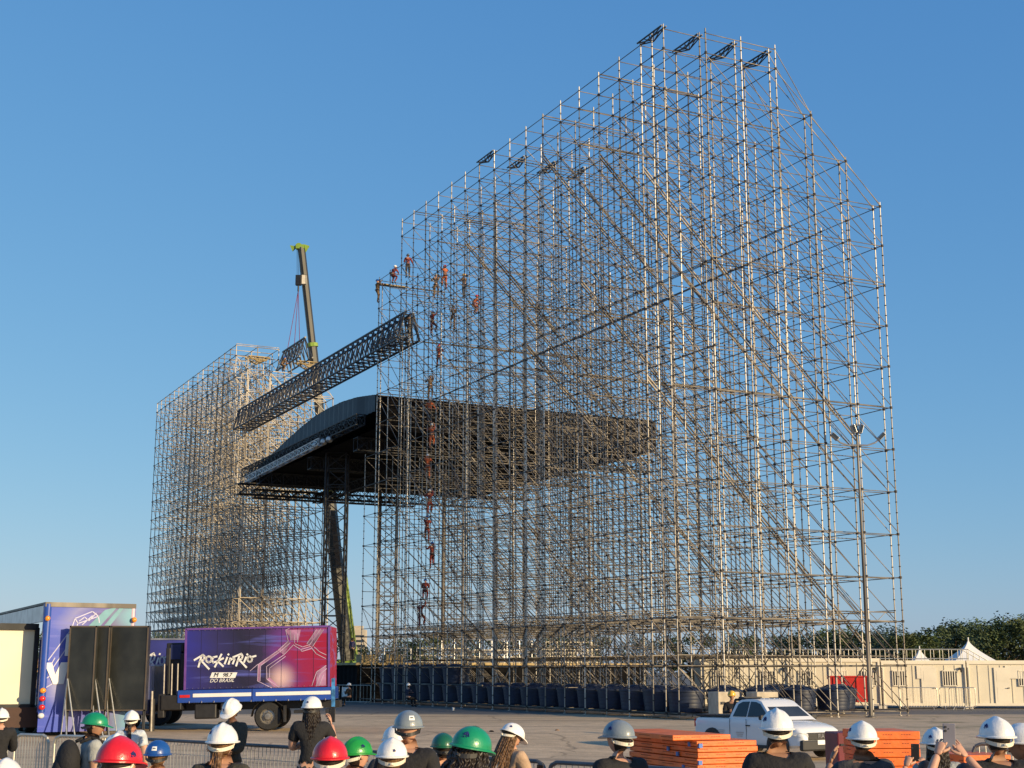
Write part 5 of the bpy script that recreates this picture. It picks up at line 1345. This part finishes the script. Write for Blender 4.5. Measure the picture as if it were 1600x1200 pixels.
        if hair in ('long', 'curly', 'ponytail'):
            n_ = dict(long=120, curly=170, ponytail=55)[hair]
            for k in range(n_):
                if hair == 'ponytail':
                    p = Vector((rnd.gauss(0, .012), -.098, -.045 + rnd.gauss(0, .008))); pts = [p]; L = rnd.uniform(.18, .34)
                    for j in range(5): p = p + Vector((rnd.gauss(0, .004), (-.022 if j == 0 else -.002) + rnd.gauss(0, .004), -L / 5)); pts.append(p)
                    mb.path(pts, .009, 5, r2=.003)
                else:
                    a = rnd.uniform(math.pi * .98, math.pi * 2.02); p = Vector((.078 * math.cos(a), .096 * math.sin(a), rnd.uniform(-.04, .02))); pts = [p]; L = rnd.uniform(.22, .42) if hair == 'long' else rnd.uniform(.16, .30)
                    for j in range(6):
                        cx_ = .018 * math.sin(j * 2.1 + k) if hair == 'curly' else .004 * math.sin(j + k)
                        p = p + Vector((math.cos(a) * (.012 if hair == 'curly' else .006) + cx_, math.sin(a) * (.010 if hair == 'curly' else .005) + cx_ * .6, -L / 6)); pts.append(p)
                    mb.path(pts, .011 if hair == 'curly' else .009, 5, r2=.004)
        mb.build('hair', M[haircol], t, smooth=True)
    if helm: helmet(t, HM, helm, hs, strap, logo, lw, tilt, sticker, small)
    return t, J, HM, top
def place(px, pyt, Y):             # where a standing figure must be so that its helmet top meets the sight line
    p = at(px, pyt, Y); g = gz(p.x, Y); return Vector((p.x, Y, g)), (p.z - g) / 1.738 * 1.72
PHONE_UP = dict(shl=(-.17, .02, 1.39), shr=(.17, .02, 1.39), ell=(-.24, .16, 1.20), elr=(.24, .16, 1.20), wrl=(-.11, .34, 1.42), wrr=(.11, .34, 1.42))
def phone(label, loc, rz, tilt=0, mt='phone', w_=.076, h_=.155, lens=True):
    t = thing('mobile_phone', label, 'phone', loc, rz); Mx = Matrix.Rotation(tilt, 4, 'Y')
    mb = MB(); mb.M = Mx; mb.box((0, 0, 0), (w_, .009, h_)); mb.build('phone_body', M[mt], t, bevel=.004)
    mb = MB(); mb.M = Mx; mb.box((0, .0052, 0), (w_ - .006, .001, h_ - .008)); mb.build('screen', M['glass'], t)
    if lens:
        mb = MB(); mb.M = Mx
        for z in (.055, .033): mb.lathe([(0, -.009), (.007, -.009), (.008, -.004), (0, -.004)], 12, (-.022, 0, z), 'y')
        mb.lathe([(0, -.007), (.004, -.007), (.004, -.004), (0, -.004)], 10, (-.004, 0, .045), 'y'); mb.build('camera_lens', M['plastic'], t)
    return t
def crowd(px, py, Y, label, heading=0, **k):
    loc, H = place(px, py, Y); return person(label, loc, R(heading), H, **k)
cw = crowd
cw(3, 1106, 18.6, 'person in black with a white helmet at the left edge, hands raised to the chest', 15, shirt='black', sleeves='long', pose=dict(ell=(-.2, .12, 1.12), elr=(.2, .12, 1.12), wrl=(-.03, .28, 1.22), wrr=(.04, .28, 1.22)), skin='skin', hair='cropped')
cw(9, 1183, 8.6, 'person at the lower left corner, only a white ridged helmet in view', 0, shirt='charcoal', hs='sharp')
p_, J_, H_, _ = cw(147, 1111, 14.0, 'man in a green helmet facing right, grey shirt and black backpack', -62, shirt='greytee', skin='skin2', helm='green', strap='black', yaw=-15, pitch=-6, hs='plain')
mb = MB()
mb.ell((0, -.24, 1.20), (.17, .13, .25), 18, 12); mb.ell((0, -.33, 1.12), (.12, .07, .15), 14, 10)
for s_ in (-1, 1): mb.path([V3(s_ * .11, -.15, 1.42), V3(s_ * .125, -.04, 1.47), V3(s_ * .125, .09, 1.42), V3(s_ * .13, .135, 1.28), V3(s_ * .16, .06, 1.08), V3(s_ * .14, -.13, 1.02)], .018, 6)
bo = mb.build('backpack', M['cloth_black'], None, smooth=True); bo.location = p_.location; bo.rotation_euler = p_.rotation_euler; bo.scale = p_.scale
tag(bo, 'black backpack worn by the man in the green helmet facing right', 'backpack')
cw(206, 1109, 18.2, 'woman with a dark ponytail down a pale tee, white helmet, seen from behind', 3, shirt='whitetee', hair='ponytail', trousers='black', hs='sharp')
cw(183, 1145, 9.4, 'person mostly hidden behind the red helmet, only the rim of a white helmet showing', 0, shirt='whitetee')
cw(186, 1148, 7.0, 'person under the large glossy red helmet at the lower left', -14, shirt='charcoal', helm='red', hs='sharp', logo=(-.35, .25), tilt=-6)
cw(247, 1154, 10.8, 'person in a blue helmet with a white sticker, glasses pushed up on it', 0, shirt='black', helm='blue', hs='plain', strap='black', sticker=(-math.pi / 2 - .02, .42), skin='skin', haircol='hairbrown')
cw(348, 1129, 9.8, 'woman with light brown hair tied back under a white helmet, left of centre', -4, shirt='olive', hair='ponytail', haircol='hairbrown', logo=(-2.35, .55), skin='skin')
cw(364, 1091, 17.0, 'dark skinned man in a dark olive shirt looking down to the left, arms folded', 150, shirt='olive', sleeves='long', skin='skin3', yaw=10, pitch=-22, tilt=-6,
   pose=dict(ell=(-.23, .10, 1.12), elr=(.23, .10, 1.12), wrl=(.06, .20, 1.14), wrr=(-.06, .21, 1.10)), logo=(1.2, .4))
p_, J_, H_, _ = cw(488, 1086, 16.2, 'woman in black with long dark hair and white helmet, raising a phone beside the truck', 4, shirt='black', sleeves='short', hair='long', trousers='charcoal', hs='plain', logo=(-1.75, .45), lw=.8, yaw=-12, strap='black',
   pose=dict(shr=(.17, .03, 1.38), elr=(.27, .10, 1.17), wrr=(.21, .28, 1.40), ell=(-.23, .08, 1.13), wrl=(.02, .30, 1.25)), hands=(.7, .6))
q = p_.matrix_basis @ V3(.21, .36, 1.50); ph = phone('black phone held up by the woman in black beside the truck tail', q, R(8))
cw(516, 1149, 8.3, 'person under a bright red helmet with a broad white headband, centre left', 2, shirt='black', helm='red', hs='sharp', sticker=None)
cw(556, 1151, 10.3, 'person in a small bright green helmet turned right, beside the red helmet', -48, shirt='red', helm='brightgreen', hs='ridge', logo=(-.1, .5))
cw(618, 1131, 11.2, 'person in a white helmet half hidden behind the grey helmeted man', 5, shirt='charcoal', hs='plain')
cw(613, 1151, 9.3, 'person in a white sharp-ridged helmet in front of the grey helmeted man', 4, shirt='beige', hs='sharp', haircol='hairbrown', logo=(-1.4, .28), lw=.6, strap='white')
cw(638, 1107, 10.6, 'bald man in a grey helmet with a white sticker, black shirt and black headband', -3, shirt='black', helm='grey', hs='plain', hair='none', strap='black', sticker=(-1.15, .55), skin='skin')
cw(693, 1143, 11.6, 'person in a dark green helmet half hidden left of the large green one', 10, shirt='black', helm='deepgreen', hs='plain', strap='black')
cw(734, 1131, 8.0, 'woman with dark curly hair under a large green helmet with a blue emblem, centre', -30, shirt='black', helm='green', hs='plain', hair='curly', logo=(-1.35, .55), lw=1.3, roll=8, pitch=-8, tilt=0, strap='black')
p_, J_, H_, _ = cw(799, 1128, 13.2, 'woman with long brown hair looking down at her phone, white helmet with a dark badge', -55, shirt='beige', hair='long', haircol='hairbrown', hs='plain', logo=(-.9, .42), lw=.8, pitch=-26, roll=0,
   pose=dict(ell=(-.21, .10, 1.13), elr=(.21, .10, 1.13), wrl=(-.05, .30, 1.10), wrr=(.06, .30, 1.10)), hands=(.8, .8))
phone('black phone held by the long haired woman looking down, near the centre of the fence', p_.matrix_basis @ V3(.0, .37, 1.20), R(-40), .05)
cw(968, 1122, 10.2, 'man in a plain grey helmet, head turned left, just before the orange stack', 28, shirt='black', helm='grey', hs='plain', strap='white', logo=(-3.0, .5), yaw=8)
p_, J_, H_, tp_ = cw(1213, 1106, 9.6, 'man in a white helmet and black jacket with yellow lettering across the shoulders', -4, shirt='black', sleeves='long', logo=(-2.6, .5), lw=1.1, hair='cropped', skin='skin2')
tx = text_mesh('Mendinho', .078, M['yellowprint'], tp_, (.055, -.148, 1.318), (R(66), 0, 0), 'lettering', .1, .002)
mb = MB()
for k in range(2): mb.box((-.045 - k * .022, -.142, 1.255), (.012, .006, .10), M=Matrix.Rotation(R(28), 3, 'Y'))
mb.build('yellow_stripe', M['yellowprint'], tp_)
p_, J_, H_, _ = cw(1347, 1125, 10.3, 'man with bare neck and white helmet, hands raised to film, before the orange pile', 0, shirt='charcoal', hair='cropped', hs='sharp', logo=(-3.0, .5), skin='skin2', pose=dict(shl=(-.17, .02, 1.37), ell=(-.30, .14, 1.18), wrl=(-.19, .30, 1.40), elr=(.25, .14, 1.14), wrr=(.10, .34, 1.20)), hands=(.25, .5))
cw(1462, 1136, 11.0, 'dark haired person in a white helmet behind the raised grey phone', 8, shirt='greytee', hair='long', logo=(-2.5, .45))
def phone_holder(px, py, Y, H, label, plabel, mt, w_, h_, hands, shirt, skin, hr=((-.7, -1, 0), (.7, -1, 0))):
    c = at(px, py, Y); sc = H / 1.72; g = gz(c.x, Y); zl = (c.z - g) / sc - .10
    wl, wr = V3(-.100, .30, zl - .02), V3(.105, .30, zl - .035)
    ps = dict(shl=(-.17, .03, 1.43), shr=(.17, .03, 1.43), ell=(-.25, .16, zl - .27), elr=(.27, .16, zl - .28), wrl=wl, wrr=wr)
    person(label, Vector((c.x, Y - .33 * sc, g)), 0, H, pose=ps, shirt=shirt, skin=skin, helm=None, hair='short', sleeves='short', hands=hands, handrot=hr)
    phone(plabel, c, R(-3), .04, mt, w_, h_)
phone_holder(1483, 1151, 8.6, 1.44, 'person in red at the bottom edge, bare arms raised with a grey phone', 'grey phone held up with both hands near the right corner', 'phonegrey', .074, .150, (.35, .08), 'red', 'skin')
phone_holder(1430, 1176, 10.5, 1.34, 'person below the frame holding up a black phone in front of the orange pile', 'black phone held up in front of the orange pile', 'phone', .060, .125, (.6, .6), 'charcoal', 'skin')
cw(1557, 1118, 9.3, 'man in a white ridged helmet and black shirt, second from the right edge', 4, shirt='black', hair='cropped', hs='sharp', logo=(-2.75, .55), lw=1.1, skin='skin2')
cw(1600, 1130, 9.6, 'bearded man in a white helmet cut off by the right edge, facing left', 62, shirt='beige', hair='short', skin='skin2', logo=(-2.4, .4))
# people farther off
SEAT = dict(pelvis=(0, 0, .52), waist=(0, .0, .66), ribs=(0, .01, .79), chest=(0, .01, .91), neck=(0, 0, 1.03), head=(0, .012, 1.12), shl=(-.165, 0, .965), shr=(.165, 0, .965), ell=(-.21, .08, .72), elr=(.21, .08, .72), wrl=(-.05, .25, .78), wrr=(.06, .25, .80),
            hil=(-.10, .02, .50), hir=(.10, .02, .50), knl=(-.13, .42, .50), knr=(.13, .42, .50), anl=(-.12, .42, .09), anr=(.12, .42, .09), tol=(-.12, .57, .035), tor=(.12, .57, .035))
a_ = at(1143, 1077, 46); gg = gz(a_.x, 46)
person('man in a yellow helmet and dark shirt seated behind the pickup bed', Vector((a_.x, 46, gg)), R(172), (a_.z - gg) / 1.365 * 1.72, pose=SEAT, shirt='black', helm='yellow', hs='plain', skin='skin2', sleeves='long')
st_ = thing('sitting_block', 'low timber block the man in the yellow helmet sits on', 'block', Vector((a_.x, 46.05, gg)), 0)
mb = MB()
for k in range(3): mb.box((0, 0, .07 + k * .135), (.5, .4, .13))
mb.build('timber_beam', M['timber'], st_, bevel=.01)
for px, py, Y, lb, sh, hd in ((525, 992, 107, 'person in dark clothes standing by the crane boom on the stage edge', 'black', 20), (551, 995, 105, 'person in a dark blue shirt standing on the stage edge, right of another', 'blueshirt', -20)):
    a_ = at(px, py, Y); person(lb, Vector((a_.x, Y, a_.z - 1.78)), R(hd), 1.72, shirt=sh, sleeves='long', helm=None, small=True, trousers='black')
for px, py, Y, lb, sh, ps, hd in ((546, 1063, 83, 'worker in dark clothes with a white helmet bending beside the truck tail', 'black', SEAT, 60), (638, 1070, 82, 'worker with a white helmet crouching at the far end of the tank row', 'navy', SEAT, -40)):
    a_ = at(px, py, Y); person(lb, Vector((a_.x, Y, 0)), R(hd), 1.72, shirt=sh, sleeves='long', pose=ps, small=True, trousers='black')

# riggers on the scaffolding
CLIMB1 = dict(ell=(-.20, .20, 1.45), wrl=(-.12, .34, 1.66), elr=(.24, .18, 1.30), wrr=(.15, .36, 1.40), knl=(-.13, .24, .70), anl=(-.11, .10, .34), tol=(-.11, .24, .30), knr=(.10, .06, .50))
CLIMB2 = dict(ell=(-.30, .12, 1.25), wrl=(-.34, .30, 1.40), elr=(.20, .22, 1.50), wrr=(.14, .32, 1.72), knr=(.14, .28, .66), anr=(.12, .14, .30), tor=(.12, .28, .26))
STAND = dict(ell=(-.25, .10, 1.14), wrl=(-.18, .28, 1.22), elr=(.30, .10, 1.15), wrr=(.42, .18, .98))
CROUCH = dict(pelvis=(0, -.10, .62), waist=(0, -.04, .76), ribs=(0, .03, .88), chest=(0, .09, .99), neck=(0, .15, 1.08), head=(0, .20, 1.15), shl=(-.165, .10, 1.03), shr=(.165, .10, 1.03), ell=(-.22, .24, .84), elr=(.22, .26, .84), wrl=(-.12, .42, .80), wrr=(.12, .42, .78),
              hil=(-.09, -.08, .58), hir=(.09, -.08, .58), knl=(-.14, .24, .56), knr=(.14, .26, .52), anl=(-.12, .02, .12), anr=(.12, .04, .10), tol=(-.12, .16, .06), tor=(.12, .18, .04))
kinds = {}
def rigger(px, pyf, Y, kind, shirt, hd, label, helm='white'):
    a_ = at(px, pyf, Y); key = (kind, shirt, helm)
    if key not in kinds:
        t = person(label, (0, 0, 0), 0, 1.70, pose=dict(a=CLIMB1, b=CLIMB2, s=STAND, c=CROUCH)[kind], shirt=shirt, sleeves='long', trousers=shirt if kind in 'abc' else 'charcoal', small=True, helm=helm, hair='none', group='riggers on the scaffolding')[0]
        mb = MB(); pv = Vector(dict(c=(0, -.10, .64)).get(kind, (0, 0, .95)))
        mb.path([pv + Vector((.165 * math.cos(a), .155 * math.sin(a), 0)) for a in [2 * math.pi * k / 12 for k in range(13)]], .022, 5); mb.build('harness_belt', M['plastic'], t); kinds[key] = t
    else: t = copy_tree(kinds[key])
    t.location = a_; t.rotation_euler = (0, 0, R(hd)); t['label'] = label; t['group'] = 'riggers on the scaffolding'
for a in ((589, 474, 92.6, 'a', 'workbrown', -60, 'dark clad rigger clinging outside the leftmost upright of the right tower', 'blue'),
          (614, 443, 92.8, 'c', 'workred', -40, 'rigger in red bending on the small platform at the tower edge', 'white'),
          (637, 434, 91.6, 's', 'workred', 10, 'rigger standing highest, just right of the small platform', 'grey'),
          (695, 452, 91, 'a', 'workorange', 30, 'orange clad rigger high on the tower, right of the standing one', 'red'),
          (681, 466, 90.5, 'b', 'workbrown', 0, 'brown clad rigger just below left of the orange clad one', 'grey'),
          (725, 466, 90, 's', 'workbrown', 60, 'brown clad rigger third from the right in the upper group', 'yellow'),
          (741, 491, 89.5, 'c', 'workorange', -60, 'crouching orange rigger, rightmost of the upper group', 'red'),
          (675, 524, 91, 'b', 'workred', -50, 'rigger in red leaning out right of the bridge girder end', 'blue'),
          (640, 529, 89, 's', 'workbrown', 0, 'rigger standing inside the near end of the bridge girder', 'blue'),
          (708, 516, 90, 'a', 'workbrown', 20, 'brown clad rigger on the thick uprights right of the girder end', 'yellow'),
          (686, 577, 91, 'a', 'workred', 0, 'rigger in red one storey below the girder end', 'red'),
          (672, 625, 91, 'b', 'workbrown', 0, 'brown clad rigger level with the top of the stage roof', 'grey'),
          (671, 662, 90, 's', 'workorange', 0, 'orange rigger in front of the upper part of the roof', 'white'),
          (674, 702, 90, 'b', 'workorange', 0, 'orange rigger in front of the lower part of the roof', 'white'),
          (668, 750, 90, 'a', 'workorange', 0, 'orange rigger just below the roof underside', 'white'),
          (671, 806, 89, 'b', 'workred', 0, 'rigger in red, first wholly below the roof in the vertical chain', 'white'),
          (667, 848, 89, 'a', 'workred', 0, 'rigger in red, second below the roof in the vertical chain', 'blue'),
          (675, 889, 88.5, 'b', 'workred', 20, 'rigger in red, third below the roof in the vertical chain', 'blue'),
          (664, 938, 88, 'c', 'workred', 0, 'rigger in red bending on the second deck line from the ground', 'blue'),
          (657, 983, 88, 'b', 'workred', -30, 'lowest rigger of the chain, in red just above the stage level', 'blue'),
          (441, 580, 121, 'c', 'workbrown', -60, 'dark clad rigger at the far end of the lifted girder', 'blue')): rigger(*a)

# ---------------------------------------------------------------- small litter on the yard
for k, (px, py, lb, kd) in enumerate(((708, 1110, 'crumpled white cup on the asphalt near the tank row', 0), (768, 1145, 'dark rag lying on the tan yard right of the large green helmet', 1), (870, 1143, 'small brown stone on the tan yard, left of two', 2), (925, 1148, 'small brown stone on the tan yard, right of two', 2), (960, 1132, 'flat scrap of timber near the scaffold corner shadow', 3), (640, 1123, 'flat scrap of cardboard left of the grey helmet', 3))):
    a, c = ray(px, py); Y = -HC / c; x = a * Y; g = gz(x, Y); Y = (g - HC) / c; x = a * Y
    mb = MB(); rnd = random.Random(k)
    if kd == 0: mb.lathe([(.0, 0), (.05, 0), (.07, .14), (.06, .15), (0, .15)], 10)
    elif kd == 3: mb.box((0, 0, .02), (.5, .16, .03)); mb.box((.1, .1, .04), (.3, .05, .02))
    else: mb.ell((0, 0, .03), (.16 if kd == 1 else .08, .10, .05), 9, 6, fn=lambda p: p * rnd.uniform(.75, 1.15))
    o = mb.build(('paper_cup', 'rag', 'stone', 'scrap_board')[kd], M[('whitepaint', 'black', 'timber', 'concrete')[kd]], None, loc=(x, Y, g)); o.rotation_euler = (0, 0, rnd.uniform(0, 3)); tag(o, lb, ('cup', 'rag', 'stone', 'board')[kd])
